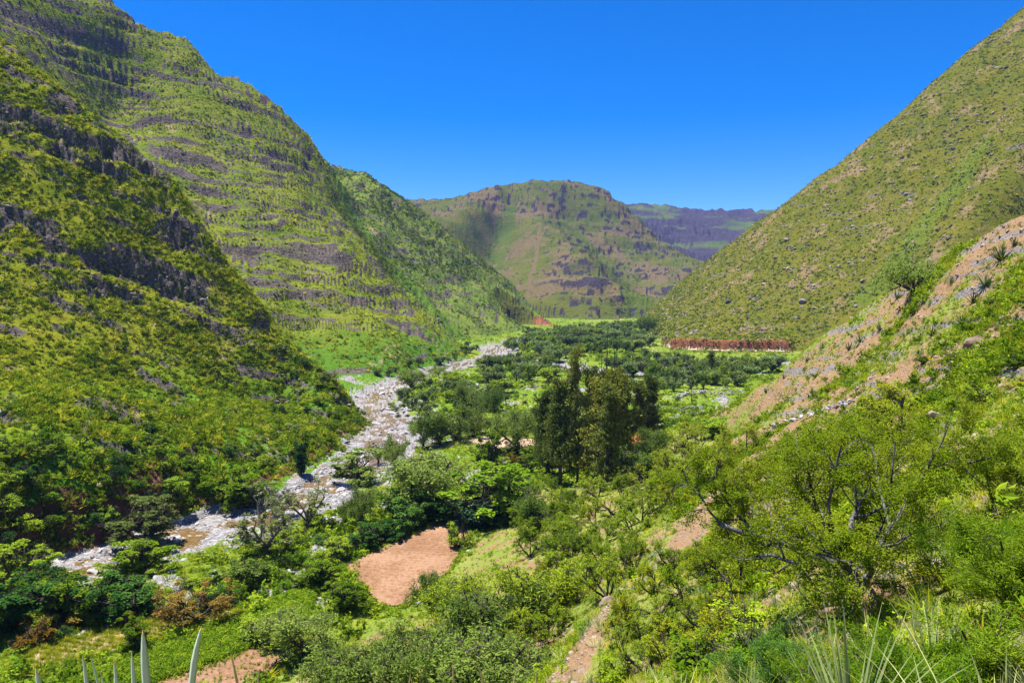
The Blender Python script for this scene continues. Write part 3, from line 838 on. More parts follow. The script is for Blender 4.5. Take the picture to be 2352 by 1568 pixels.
def make_euca(kind, seed, H, n, L, Wd, leaf, bark, first=0.25, bare=0.0, dens=22):
    R = np.random.default_rng(seed)
    wood = Wood()
    nt = 14
    pts = [np.array([0, 0, -0.2])]; rad = [0.014 * H]
    lean = R.normal(size=2) * 0.012
    for i in range(nt):
        p = pts[-1] + np.array([lean[0] * H / nt * 3 + R.normal() * 0.004 * H, lean[1] * H / nt * 3 + R.normal() * 0.004 * H, H / nt])
        pts.append(p); rad.append(0.014 * H * (1 - 0.88 * (i + 1) / nt))
    wood.tube(pts, rad, 7)
    pts = np.array(pts)
    top = 1 - bare
    sites = []; sd = []
    for b in range(dens):
        t = first + (1.0 - first) * (b + R.random()) / dens
        x = min(t * nt, nt - 0.01); i = int(x); base = pts[i] + (pts[i + 1] - pts[i]) * (x - i)
        a = R.random() * 2 * math.pi
        l = H * 0.14 * (1 - 0.55 * t) * R.uniform(0.6, 1.3)
        d = np.array([math.cos(a) * 0.6, math.sin(a) * 0.6, 1.0]); q = base.copy(); bp = [q]; br = [0.0042 * H * (1.1 - t)]
        for s_ in range(4):
            d = unit(d + R.normal(size=3) * 0.18); q = q + d * l / 4; bp.append(q); br.append(br[0] * (1 - 0.2 * (s_ + 1)))
            if t < top and s_ > 0:
                for _ in range(2):
                    sites.append(q + R.normal(size=3) * 0.015 * H); sd.append(d)
        if t >= top and b % 4: continue
        wood.tube(bp, br, 4)
        for s_ in (2, 3, 4) if t < top else ():
            d2 = unit(d + R.normal(size=3) * 0.7); e = bp[s_] + d2 * l * 0.4
            wood.tube([bp[s_], (bp[s_] + e) / 2 + R.normal(size=3) * 0.003 * H, e], [br[s_] * 0.6, br[s_] * 0.5, br[s_] * 0.3], 3)
            if t < top:
                for _ in range(2): sites.append(e + R.normal(size=3) * 0.012 * H); sd.append(d2)
    s = np.array(sites); d = np.array(sd)
    V, Q = wood.arrays()
    pos, dd = clustered(R, s, d, n, 0.014 * H)
    pos[:, 2] -= R.random(n) * 0.025 * H
    ax = np.stack([R.normal(size=n) * 0.5, R.normal(size=n) * 0.5, -np.ones(n)], 1)
    store(kind, V, Q, leaves_mesh(kind + '_leaves', pos, ax, L, Wd, leaf, R), bark, H if bare else None)

for i in range(4): make_acacia('acacia', 20 + i, 3.4, 4200, 0.17, 0.085, LEAF['acacia_far'], BARK['dark'], stems=3 + i % 2, spread=0.75 + 0.12 * i, rad=0.035)
for i in range(3): make_molle('molle', 40 + i, 6.0, 6500, 0.34, 0.10, LEAF['molle'], BARK['dark'])
for i in range(3): make_molle('molle_far', 50 + i, 6.0, 1500, 0.65, 0.30, LEAF['molle_far'], BARK['dark'], droop=0.45)
for i in range(3): make_broad('leafy', 60 + i, 6.0, 8000, 0.26, 0.15, LEAF['leafy'], BARK['dark'])
for i in range(2): make_broad('sparse', 70 + i, 6.0, 1900, 0.24, 0.12, LEAF['sparse'], BARK['grey'], ncl=160, clump=0.04, skirt=0.15)
for i in range(2): make_broad('dark', 80 + i, 6.0, 5600, 0.34, 0.20, LEAF['dark'], BARK['dark'], trunk=0.2, clump=0.10, ncl=85)
for i in range(2): make_broad('bright', 90 + i, 6.5, 4800, 0.38, 0.22, LEAF['bright'], BARK['dark'], trunk=0.25, wide=0.6)
for i in range(5): make_euca('euca', 100 + i, 22.0, 6500, 0.58, 0.19, LEAF['euca'], BARK['dark'], first=0.08 + 0.05 * (i % 3), dens=40)
for i in range(2): make_euca('euca_bare', 110 + i, 24.0, 3600, 0.60, 0.20, LEAF['euca'], BARK['dark'], first=0.2, bare=0.36, dens=34)
for i in range(2): make_broad('rust', 120 + i, 4.5, 8000, 0.18, 0.10, LEAF['rust'], BARK['dark'], trunk=0.12, wide=1.1, clump=0.07, ncl=190, thick=0.6)
for i in range(3): make_broad('bush', 130 + i, 2.2, 1700, 0.17, 0.10, LEAF['leafy'], BARK['dark'], trunk=0.06, wide=0.9, clump=0.14, ncl=40)

def blade_rows(R, n, length, width, arch, spread, seg=3, z0=0.0):
    """strap leaves from one root; returns verts and quads"""
    V = []; Qs = []; b = 0
    for k in range(n):
        a = R.random() * 2 * math.pi; tilt = spread * R.random() ** 0.7
        d = np.array([math.cos(a) * math.sin(tilt), math.sin(a) * math.sin(tilt), math.cos(tilt)])
        side = np.array([-math.sin(a), math.cos(a), 0.0])
        p = np.array([math.cos(a), math.sin(a), 0]) * 0.04 * length; p[2] = z0
        l = length * R.uniform(0.65, 1.15); w = width * R.uniform(0.8, 1.2)
        for s in range(seg + 1):
            t = s / seg
            ww = w * (1 - t ** 2.2) * 0.5 + w * 0.03
            V += [p - side * ww, p + side * ww]
            if s < seg: Qs.append((b + 2 * s, b + 2 * s + 1, b + 2 * s + 3, b + 2 * s + 2))
            d = unit(d + np.array([math.cos(a) * 0.25, math.sin(a) * 0.25, -0.5]) * arch * R.uniform(0.6, 1.4))
            p = p + d * l / seg
        b += 2 * (seg + 1)
    return np.array(V), np.array(Qs)

def make_agave(kind, seed, H, n, w, leaf, arch=0.12, spread=1.25, core=True):
    R = np.random.default_rng(seed)
    V, Q = blade_rows(R, n, H * 1.15, w, arch, spread, 4, 0.02 * H)
    lm = mesh_np(kind + '_leaves', V, Q, leaf, False)
    wd = Wood(); wd.tube([(0, 0, -0.1 * H), (0, 0, 0.02 * H), (0, 0, 0.10 * H), (0, 0, 0.14 * H)], [0.07 * H, 0.08 * H, 0.06 * H, 0.01 * H], 7)
    store(kind, *wd.arrays(), lm, BARK['grey'])
for i in range(3): make_agave('agave', 140 + i, 1.0, 38, 0.085, LEAF['agave'])

# ------------------------------------------------------------------ placing a countable plant
PROJ = F
def put(kind, name, base, h, label, cat='tree', group=None, leaf=None, var=None, rz=None, wid=None, parts=('trunk', 'crown')):
    v = KIND[kind]
    k = random.randrange(len(v)) if var is None else var % len(v)
    wm, lm, w0, h0 = v[k]
    o = empty(name, base, random.uniform(0, 6.28) if rz is None else rz)
    s = h / h0
    sx = s if wid is None else wid / w0
    sx = min(max(sx, 0.55 * s), 1.9 * s)
    o.scale = (sx, sx, s)
    link(parts[0], wm, o); c = link(parts[1], lm, o)
    if leaf is not None:
        c.material_slots[0].link = 'OBJECT'; c.material_slots[0].material = leaf
    tag(o, label, cat, group)
    return o

def plant(kind, name, px, ytop, ybase, wpx, label, cat='tree', group=None, depth=None, **kw):
    """stand a plant where its foot meets the ground seen through (px, ybase); size from its height in the photograph"""
    if depth is None: p = hit(px, ybase)
    else:
        p = P3(px, ybase, depth); p[2] = ground(p[0], p[1])[0]
    dist = p[1]
    return put(kind, name, (p[0], p[1], p[2] - 0.03), (ybase - ytop) * dist / F, label, cat, group, wid=wpx * dist / F, **kw)
# ------------------------------------------------------------------ ground cover nobody could count (kind = stuff)
elv = Z / np.hypot(X, np.maximum(Y, 0.3))
rmx = np.maximum.accumulate(np.where(Y > 0.5, elv, -9), axis=1)
visv = (elv >= rmx - 0.006) & (Y > 1.0)
inv = (np.abs(X) / np.maximum(Y, 0.3) < 0.80)
e1_ = VX[1:, :-1] - VX[:-1, :-1]; e2_ = VX[:-1, 1:] - VX[:-1, :-1]
CELL_N = np.cross(e1_, e2_)
CELL_A = np.linalg.norm(CELL_N, axis=-1)
CELL_VIS = (visv & inv)[:-1, :-1]
SLOPE_Z = np.abs(CELL_N[..., 2]) / (CELL_A + 1e-9)

def sample_cells(dens, n, R):
    w = (CELL_A * dens[:-1, :-1] * CELL_VIS).ravel()
    tot = w.sum()
    if tot <= 0: return np.zeros((0, 3)), np.zeros(0, int)
    c = np.searchsorted(np.cumsum(w) / tot, R.random(n))
    c = np.minimum(c, len(w) - 1)
    i, j = np.divmod(c, NR - 1)
    a = R.random(n)[:, None]; b = R.random(n)[:, None]
    p = (VX[i, j] * (1 - a) + VX[i + 1, j] * a) * (1 - b) + (VX[i, j + 1] * (1 - a) + VX[i + 1, j + 1] * a) * b
    return p, (i, j)

def gn_stuff(name, label, cat, sources, pts, scale, R, squash=(0.75, 1.2)):
    """points carrying instances of a few plant meshes"""
    n = len(pts)
    me = bpy.data.meshes.new(name)
    me.vertices.add(n)
    me.vertices.foreach_set('co', np.asarray(pts, np.float32).ravel())
    a = me.attributes.new('sc', 'FLOAT_VECTOR', 'POINT')
    sq = R.uniform(*squash, n)
    a.data.foreach_set('vector', np.stack([scale, scale, scale * sq], 1).astype(np.float32).ravel())
    a = me.attributes.new('ro', 'FLOAT_VECTOR', 'POINT')
    a.data.foreach_set('vector', np.stack([R.normal(size=n) * 0.12, R.normal(size=n) * 0.12, R.random(n) * 6.283], 1).astype(np.float32).ravel())
    a = me.attributes.new('vi', 'INT', 'POINT')
    a.data.foreach_set('value', R.integers(0, len(sources), n).astype(np.int32))
    o = link(name, me)
    ng = bpy.data.node_groups.new(name + '_spread', 'GeometryNodeTree')
    ng.interface.new_socket('Geometry', in_out='INPUT', socket_type='NodeSocketGeometry')
    ng.interface.new_socket('Geometry', in_out='OUTPUT', socket_type='NodeSocketGeometry')
    gi = ng.nodes.new('NodeGroupInput'); go = ng.nodes.new('NodeGroupOutput')
    iop = ng.nodes.new('GeometryNodeInstanceOnPoints')
    jn = ng.nodes.new('GeometryNodeJoinGeometry')
    for k, sm in enumerate(sources):
        so = bpy.data.objects.new(name + '_source', sm)
        oi = ng.nodes.new('GeometryNodeObjectInfo'); oi.inputs['Object'].default_value = so; oi.inputs['As Instance'].default_value = True
        ng.links.new(oi.outputs['Geometry'], jn.inputs[0])
    def at(nm, dt):
        nd = ng.nodes.new('GeometryNodeInputNamedAttribute'); nd.data_type = dt; nd.inputs['Name'].default_value = nm
        return nd.outputs['Attribute']
    ng.links.new(gi.outputs[0], iop.inputs['Points'])
    ng.links.new(jn.outputs[0], iop.inputs['Instance'])
    iop.inputs['Pick Instance'].default_value = True
    ng.links.new(at('vi', 'INT'), iop.inputs['Instance Index'])
    er = ng.nodes.new('FunctionNodeEulerToRotation')
    ng.links.new(at('ro', 'FLOAT_VECTOR'), er.inputs[0])
    ng.links.new(er.outputs[0], iop.inputs['Rotation'])
    ng.links.new(at('sc', 'FLOAT_VECTOR'), iop.inputs['Scale'])
    ng.links.new(iop.outputs[0], go.inputs[0])
    md = o.modifiers.new('spread', 'NODES'); md.node_group = ng
    return tag(o, label, cat, None, 'stuff')

RS = np.random.default_rng(99)
def tuft_mesh(seed, n, leaf, h=1.0, w=0.07, arch=0.35, spread=1.15):
    R = np.random.default_rng(seed)
    V, Q = blade_rows(R, n, h, w, arch, spread, 2)
    return mesh_np('tuft', V, Q, leaf, False)
def scrub_mesh(seed, n, leaf, size=0.26, flat=0.75):
    """a low leafy dome one metre wide"""
    R = np.random.default_rng(seed)
    ncl = 9
    cc = R.normal(size=(ncl, 3)) * np.array([0.24, 0.24, 0.12]) + np.array([0, 0, 0.32 * flat])
    i = R.integers(0, ncl, n)
    dv = R.normal(size=(n, 3)); dv /= np.linalg.norm(dv, axis=1, keepdims=True)
    pos = cc[i] + dv * 0.21 * R.uniform(0.4, 1.1, n)[:, None]
    pos[:, 2] = np.abs(pos[:, 2])
    return leaves_mesh('scrub', pos, R.normal(size=(n, 3)) * np.array([1, 1, 0.8]), size, size * 0.55, leaf, R, 0.5)
def stone_mesh(seed, mat, sub=1):
    import bmesh
    bm = bmesh.new(); bmesh.ops.create_icosphere(bm, subdivisions=sub, radius=0.5)
    R = np.random.default_rng(seed)
    pl = R.normal(size=(6, 3)); pl /= np.linalg.norm(pl, axis=1, keepdims=True); dd = R.uniform(0.26, 0.46, 6)
    for v in bm.verts:
        c = np.array(v.co)
        for p_, d_ in zip(pl, dd):
            k = c @ p_
            if k > d_: c = c - p_ * (k - d_)
        c = c * np.array([1.15, 0.9, 0.7]) + R.normal(size=3) * 0.015
        v.co = c
    me = bpy.data.meshes.new('stone'); bm.to_mesh(me); bm.free()
    for p_ in me.polygons: p_.use_smooth = False
    me.materials.append(mat)
    return me

def stone_mat(name, c1, c2, sc=3.0):
    t = NT_(name)
    v = t.coord()
    oi = t.node('ShaderNodeObjectInfo').outputs['Random']
    nz = t.noise(v, sc, 5, 0.65)
    c = t.mix(t.ramp(t.math('ADD', nz, t.math('MULTIPLY', t.math('SUBTRACT', oi, 0.5), 0.5)), 0.3, 0.7), c1, c2)
    t.bsdf(c, 0.85, t.bump(nz, 0.7, 0.05), 0.25)
    return t.m
ST_PALE = stone_mat('pale_river_stone', (0.18, 0.172, 0.17), (0.40, 0.39, 0.39))
ST_DARK = stone_mat('dark_rock', (0.07, 0.06, 0.055), (0.22, 0.19, 0.17))
ST_TAN = stone_mat('tan_rock', (0.18, 0.13, 0.09), (0.31, 0.24, 0.18))

TUFT = [tuft_mesh(500 + i, 26, LEAF['tuft'], 1.0, 0.085) for i in range(3)]
TUFT_FINE = [tuft_mesh(510 + i, 22, LEAF['tuft'], 1.0, 0.045, 0.28, 0.9) for i in range(3)]
SCRUB = [scrub_mesh(520 + i, 70, LEAF['scrub'], 0.24) for i in range(3)]
SCRUB_D = [scrub_mesh(530 + i, 60, LEAF['scrub_dark'], 0.26) for i in range(3)]
HERB = [scrub_mesh(540 + i, 60, LEAF['herb'], 0.2) for i in range(3)]
HERB_F = [scrub_mesh(550 + i, 130, LEAF['herb'], 0.10) for i in range(2)]
GREYH = [tuft_mesh(560 + i, 30, LEAF['grey'], 1.0, 0.035, 0.1, 0.9) for i in range(2)]
STRAW = [tuft_mesh(570 + i, 22, LEAF['straw'], 1.0, 0.03, 0.2, 0.9) for i in range(2)]
STONES_P = [stone_mesh(580 + i, ST_PALE) for i in range(4)]
STONES_D = [stone_mesh(590 + i, ST_DARK) for i in range(3)]
STONES_T = [stone_mesh(600 + i, ST_TAN) for i in range(3)]

hw = 1 - flw
fieldm = np.zeros_like(Z)
sm_ = (rr < 200) & (rr > 40)
for k in FIELDS:
    q = np.zeros(sm_.sum()); q[field_mask(k, X[sm_], Y[sm_])] = 1
    fieldm[sm_] = np.maximum(fieldm[sm_], q)
norock = 1 - np.clip(rock * 1.3, 0, 1)
patch = 0.35 + smooth01(-0.3, 0.4, fbm(X / 16, Y / 16, 3, 601))
patch2 = smooth01(-0.15, 0.35, fbm(X / 40, Y / 40, 4, 611))
def spread(name, label, cat, src, dens, n, s0, s1, squash=(0.75, 1.2), sink=0.04):
    p, ij = sample_cells(dens, n, RS)
    s = RS.uniform(s0, s1, len(p)) * (0.5 + 1.0 * RS.random(len(p)) ** 3)
    p = p.copy(); p[:, 2] -= sink * s
    return gn_stuff(name, label, cat, src, p, s, RS, squash)

# hill left near
spread('tussock_grass', 'bright yellow green tussock grass covering the near left hill', 'grass', TUFT, Wt[..., 2] * hw * norock * patch, 15000, 0.8, 1.5)
spread('hillside_scrub', 'green leafy scrub scattered over the near left hill', 'scrub', SCRUB + HERB[:1], Wt[..., 2] * hw * (0.3 + patch) * norock * (1 + 2.5 * (1 - smooth01(-38, -8, Z))), 13000, 0.9, 2.0)
spread('dark_scrub', 'dark scrub on the ledges of the near left hill', 'scrub', SCRUB_D, Wt[..., 2] * hw * (0.15 + rock), 3000, 0.9, 1.9)
spread('broken_rock', 'dark broken rock along the cliff bands of the near left hill', 'rock', STONES_D, Wt[..., 2] * hw * rock ** 2, 260, 0.6, 2.0)
spread('hill_stones', 'pale stones showing between the tufts of the near left hill', 'stones', STONES_T, Wt[..., 2] * hw * patch2, 1800, 0.4, 1.1)
# hill left far + beyond
spread('ledge_grass', 'green grass clumps on the ledges of the tall left mountain', 'grass', TUFT, Wt[..., 3] * hw * norock * patch, 12000, 1.0, 2.0)
spread('ledge_scrub', 'dark green scrub on the tall left mountain', 'scrub', SCRUB + SCRUB_D[:1], Wt[..., 3] * hw * (0.15 + patch2) * (0.3 + norock), 7000, 0.8, 1.9)
spread('ridge_scrub', 'dark scrub covering the ridge beyond the tall left mountain', 'scrub', SCRUB_D + SCRUB[:1], Wt[..., 4] * hw * (0.3 + patch2) * (1 - 0.8 * lush) * (0.35 + smooth01(-20, 40, Z)), 15000, 1.2, 3.0)
spread('cliff_rock', 'dark rock blocks along the mountain ledges on the left', 'rock', STONES_D, (Wt[..., 3] + Wt[..., 4]) * hw * rock ** 2, 700, 1.0, 2.5)
# mesa and far cliffs
spread('mesa_scrub', 'small dark shrubs dotted over the mesa slopes', 'scrub', SCRUB_D, Wt[..., 5] * hw * (0.25 + patch2) * (1 - 0.9 * lush), 3200, 1.8, 4.0)
# mountain right
spread('mountain_scrub', 'round olive shrubs dotted over the right mountain', 'scrub', SCRUB_D + SCRUB + SCRUB, Wt[..., 7] * hw * (0.35 + patch) * (1 + 1.2 * (1 - smooth01(-40, 60, Z))), 20000, 0.9, 2.4)
spread('mountain_grass', 'yellow green grass clumps on the right mountain', 'grass', TUFT, Wt[..., 7] * hw * norock, 14000, 1.0, 2.2)
spread('mountain_rock', 'grey rocks scattered over the right mountain', 'rock', STONES_D + STONES_T[:1], Wt[..., 7] * hw * (0.05 + rock ** 1.5), 3500, 1.2, 3.5)
# near slope and spur
w1 = Wt[..., 1] * hw * (1 - fieldm)
farw = 1 / (0.4 + (rr / 45.0) ** 2)
nearw = 1 - spur
pd, pw = poly_dist(PATH, X, Y)
pathm = 1 - smooth01(1.0, 2.2, pd / pw + 0.4 * nf)
veg = ((1 - smooth01(0.35, 0.8, soil)) * 0.88 + 0.12) * (1 - 0.95 * pathm)
spread('spur_grass', 'short green and straw tufts on the stony spur', 'grass', TUFT_FINE + HERB, w1 * spur * veg * (0.3 + patch2) / (0.3 + (rr / 90.0) ** 2), 22000, 0.3, 0.85)
spread('spur_scrub', 'low green shrubs on the stony spur', 'scrub', SCRUB + HERB_F, w1 * spur * veg * patch2 / (0.3 + (rr / 90.0) ** 2), 4000, 0.6, 1.6)
spread('spur_stones', 'tan and grey stones lying on the spur', 'stones', STONES_T, w1 * spur * smooth01(0.2, 0.6, soil) / (0.3 + (rr / 90.0) ** 2), 9000, 0.12, 0.55)
spread('slope_grass', 'fine green grass tufts on the slope below the camera', 'grass', TUFT_FINE, w1 * nearw * veg * farw * patch, 15000, 0.22, 0.6)
spread('slope_herbs', 'leafy green herbs on the slope below the camera', 'herbs', HERB_F + HERB[:1], w1 * nearw * veg * farw * patch, 9000, 0.3, 0.95)
spread('slope_grey_herbs', 'grey green wispy herbs on the slope below the camera', 'herbs', GREYH + STRAW, w1 * nearw * farw * patch2, 3000, 0.25, 0.7)
spread('slope_stones', 'reddish tan stones on bare earth of the slope', 'stones', STONES_T, w1 * nearw * farw * (smooth01(0.3, 0.6, soil) + 0.8 * pathm), 7000, 0.05, 0.38)
# valley floor
meadow = flw * (1 - fieldm) * smooth01(1.05, 1.5, rivu)
farw2 = 1 / (1 + (rr / 180.0) ** 2)
spread('meadow_grass', 'bright green grass and herbs on the valley floor', 'grass', HERB + TUFT_FINE, meadow * farw2 * (1 - 0.8 * gravel), 16000, 0.5, 1.3)
spread('near_meadow_grass', 'short green grass on the meadow strip beside the near river', 'grass', TUFT_FINE + HERB[:2], meadow * (rr < 210) * (1 - 0.7 * gravel), 16000, 0.25, 0.8)
spread('meadow_scrub', 'green bushes low on the valley floor', 'scrub', SCRUB + HERB, meadow * farw2 * patch2 * (1 - 0.6 * gravel), 7000, 1.0, 2.6)
spread('river_stones', 'pale white stones filling the river bed', 'stones', STONES_P, flw * (1 - fieldm) * farw2 * np.clip(gravel, 0, 1) ** 2 * (1 - 0.6 * smooth01(1.0, 1.3, rivu)), 26000, 0.25, 1.1, (0.6, 1.1), 0.1)
spread('meadow_stones', 'pale grey stones strewn over the valley meadow', 'stones', STONES_P, meadow * farw2 * gravel, 6000, 0.3, 1.2, (0.6, 1.1), 0.1)
# ------------------------------------------------------------------ trees one can point at
# (kind, name, x, top, foot, width, label) measured on the photograph
G_RIV = 'trees along the near river bank'
for a in [
    ('leafy', 'riverside_tree', 40, 1225, 1352, 150, 'leafy green tree at the left edge beside the river'),
    ('leafy', 'riverside_tree', 345, 1118, 1262, 175, 'broad grey green tree spreading over the left river bend', LEAF['sparse']),
    ('leafy', 'riverside_tree', 325, 1218, 1325, 165, 'bright green tree in front of the broad grey green river tree'),
    ('leafy', 'riverside_tree', 545, 1062, 1168, 115, 'round green tree at the foot of the near left hill'),
    ('sparse', 'twiggy_tree', 612, 1120, 1285, 130, 'thin twiggy grey tree on the gravel beside the river'),
    ('sparse', 'twiggy_tree', 650, 1100, 1190, 75, 'small twiggy tree behind the thin grey river tree'),
    ('sparse', 'twiggy_tree', 708, 1105, 1215, 85, 'twiggy tree with dark bush at its foot by the river'),
    ('leafy', 'riverside_tree', 812, 1012, 1112, 105, 'dark spreading tree with bare trunk left of the river bend', LEAF['molle']),
    ('molle', 'molle_tree', 828, 1108, 1205, 85, 'weeping round tree on the grass strip beside the river'),
    ('dark', 'conical_tree', 692, 985, 1092, 42, 'dark narrow conical tree at the foot of the left hill'),
    ('sparse', 'crooked_tree', 868, 996, 1068, 45, 'small crooked tree standing in the gravel of the river', LEAF['leafy']),
    ('molle', 'molle_tree', 906, 1006, 1072, 62, 'small grey tree on the right bank at the river bend'),
    ('molle', 'molle_tree', 985, 1022, 1185, 195, 'large grey green tree above the ploughed field', ),
    ('dark', 'dark_tree', 938, 1092, 1195, 115, 'dense dark green tree left of the large grey one'),
    ('dark', 'dark_tree', 1005, 1118, 1200, 95, 'dark round tree at the top of the ploughed field'),
    ('dark', 'dark_tree', 955, 1140, 1214, 85, 'low dark green tree touching the upper field edge'),
    ('dark', 'blue_green_tree', 1110, 1112, 1215, 118, 'dense bluish dark tree right of the field top', LEAF['blue']),
    ('bright', 'bright_tree', 1155, 1050, 1205, 155, 'bright yellow green broad leaved tree before the eucalyptus grove'),
    ('bright', 'thin_tree', 1128, 985, 1085, 55, 'thin light green tree rising above the bright broad one', LEAF['leafy']),
    ('dark', 'dark_tree', 300, 1298, 1405, 125, 'dark dense round tree at the lower left near the river', ),
    ('dark', 'dark_tree', 212, 1322, 1425, 115, 'dark dense tree left of the round lower left tree'),
    ('rust', 'rust_tree', 452, 1335, 1432, 150, 'rust brown spreading tree above the green crop'),
    ('dark', 'dark_bush', 575, 1283, 1350, 92, 'dark grey green bush on the river gravel edge', LEAF['molle']),
    ('leafy', 'field_tree', 738, 1272, 1345, 105, 'green tree at the left corner of the ploughed field'),
    ('leafy', 'field_tree', 800, 1320, 1398, 112, 'green tree on the lower left edge of the ploughed field'),
    ('leafy', 'slender_tree', 312, 1395, 1495, 60, 'slender small tree in front of the corn field'),
    ('molle', 'molle_tree', 700, 1378, 1515, 215, 'big weeping tree with curved trunk at the bottom centre'),
    ('dark', 'dark_bush', 600, 1400, 1478, 95, 'dark bush between the green crop and the weeping tree', LEAF['leafy']),
    ('leafy', 'hedge_tree', 845, 1190, 1258, 105, 'hedge tree on the upper left edge of the ploughed field', LEAF['dark']),
    ('leafy', 'hedge_tree', 890, 1182, 1240, 95, 'hedge tree next to the field top, right of its neighbour', LEAF['dark']),
    ('leafy', 'hedge_tree', 775, 1225, 1285, 80, 'olive hedge tree left of the ploughed field'),
    ('bush', 'field_bush', 1050, 1198, 1262, 42, 'upright bush on the right edge of the ploughed field'),
    ('molle', 'molle_tree', 1228, 1115, 1218, 160, 'grey green tree with dark trunk right of the bluish tree'),
    ('molle', 'molle_tree', 1182, 945, 1045, 92, 'grey tree on the right side of the tan field'),
    ('molle', 'molle_tree', 1012, 945, 1025, 105, 'dense grey tree on the left side of the tan field'),
    ('molle', 'molle_tree', 1085, 925, 1004, 85, 'grey tree behind the tan field'),
    ('leafy', 'valley_tree', 1050, 940, 1012, 60, 'green tree between two grey trees behind the tan field'),
    ('molle', 'molle_tree', 975, 955, 1028, 75, 'grey tree on the river bank left of the tan field'),
    ('rust', 'rust_bush', 1190, 1040, 1072, 38, 'small reddish brown bush left of the eucalyptus grove'),
    ('molle', 'molle_tree', 1470, 1035, 1105, 135, 'grey green tree at the right foot of the eucalyptus grove'),
    ('molle', 'molle_tree', 1480, 990, 1068, 110, 'molle tree with leaning trunks before the red roof'),
    ('acacia', 'acacia_tree', 1608, 1018, 1128, 125, 'acacia with a clear forked trunk beside the footpath', LEAF['acacia']),
    ('acacia', 'acacia_tree', 1668, 975, 1052, 82, 'small acacia with bent trunk at the foot of the spur'),
    ('acacia', 'acacia_tree', 1712, 978, 1045, 92, 'olive acacia at the head of the footpath', LEAF['acacia']),
    ('dark', 'round_tree', 1636, 962, 1003, 55, 'small round bright green tree at the spur toe', LEAF['bright']),
    ('acacia', 'acacia_tree', 2075, 885, 985, 215, 'yellowish flat topped acacia on the spur above the big one', LEAF['acacia']),
    ('molle', 'molle_tree', 2095, 600, 695, 125, 'grey green tree on the crest of the stony spur'),
    ('molle', 'molle_tree', 1487, 728, 770, 40, 'lone dark tree at the toe of the right mountain'),
    ('euca', 'roadside_tree', 1640, 808, 875, 36, 'tall slim tree below the red road cut'),
    ('molle', 'molle_tree', 945, 850, 893, 58, 'grey tree overhanging the river narrows'),
    ('molle', 'molle_tree', 1007, 838, 862, 36, 'grey tree on the islet beside the white river bed'),
    ('molle', 'molle_tree', 1068, 880, 938, 68, 'tall grey tree in the middle of the stony meadow'),
    ('molle', 'molle_tree', 1135, 890, 945, 62, 'grey tree with open crown on the stony meadow'),
]:
    x_, t_, b_, w_ = a[2:6]
    if a[0] in ('leafy', 'dark', 'molle') and b_ > 1080 and x_ < 1250:        # crowns were measured with their outermost sprays
        t_ = b_ - (b_ - t_) * 0.85; w_ = w_ * 0.8
    plant(a[0], a[1], x_, t_, b_, w_, a[6], group=None, leaf=a[7] if len(a) > 7 else None, cat='bush' if 'bush' in a[1] else 'tree')

# bottom centre molle thicket on the slope
for (x, t, b, w, lab) in [(1010,1425,1580,210,'big grey green tree at the bottom edge below the field'), (1150,1335,1500,220,'broad pale green tree at the bottom centre of the slope thicket'),
        (1240,1285,1430,190,'pale green tree uphill of the broad thicket tree'), (905,1452,1600,170,'rounded tree at the bottom edge right of the weeping tree'),
        (1130,1470,1640,230,'large tree cut by the bottom edge of the frame'), (790,1490,1620,150,'leafy tree at the bottom edge under the fallow strip'),
        (1060,1330,1440,130,'olive tree beside the lower right field corner'), (985,1320,1408,80,'dark bush at the right lower corner of the field')]:
    plant('molle', 'slope_tree', x, t, min(b, 1566) if False else b, w, lab, leaf=LEAF['molle'] if x % 20 else LEAF['acacia_far'])

# eucalyptus grove
for (k, x, t, b, w, lab, lf) in [
    ('euca', 1285, 868, 1118, 70, 'broad dark eucalyptus at the left of the grove', None),
    ('euca', 1262, 895, 1090, 52, 'shorter eucalyptus on the left flank of the grove', None),
    ('euca', 1326, 795, 1112, 52, 'tallest leafy eucalyptus with narrow pointed top', None),
    ('euca_bare', 1394, 742, 1060, 50, 'eucalyptus with a bare dead spire highest of all', None),
    ('euca_bare', 1412, 770, 1050, 46, 'eucalyptus with bare twin spire right of the highest', None),
    ('euca_bare', 1372, 790, 1050, 44, 'eucalyptus with short bare spire left of the highest', None),
    ('euca', 1362, 868, 1112, 74, 'yellow olive eucalyptus in the front of the grove', 'euca_warm'),
    ('euca', 1388, 880, 1128, 60, 'eucalyptus with thick dark leaning trunk in front', None),
    ('euca', 1440, 862, 1065, 58, 'eucalyptus in the right half of the grove', None),
    ('euca', 1482, 862, 1010, 50, 'eucalyptus on the right end of the grove', None),
    ('euca', 1455, 872, 1020, 48, 'dark eucalyptus behind the right half of the grove', None),
    ('euca', 1503, 890, 1000, 42, 'slim eucalyptus just outside the right end of the grove', None),
    ('euca', 1310, 900, 1080, 60, 'dark eucalyptus filling the back of the grove', None),
    ('euca', 1345, 840, 1075, 56, 'eucalyptus between the tallest one and the bare spires', None),
    ('euca', 1415, 850, 1090, 62, 'olive eucalyptus right of the leaning trunk', 'euca_warm'),
    ('euca', 1245, 930, 1070, 44, 'small eucalyptus at the far left end of the grove', None)]:
    plant(k, 'eucalyptus_tree', x, t, b, w * 0.85, lab, leaf=LEAF[lf] if lf else None, group='eucalyptus grove')

# the big acacia in the right foreground
make_acacia('acacia_big', 7, 3.4, 130000, 0.05, 0.022, LEAF['acacia'], BARK['lichen'], stems=8, spread=1.4, levels=4, rad=0.02, thick=0.6, pad=10)
plant('acacia_big', 'acacia_tree', 1985, 965, 1372, 740, 'huge wide acacia with lichen spotted branches in the right foreground', var=0, rz=0.6, depth=15.5)

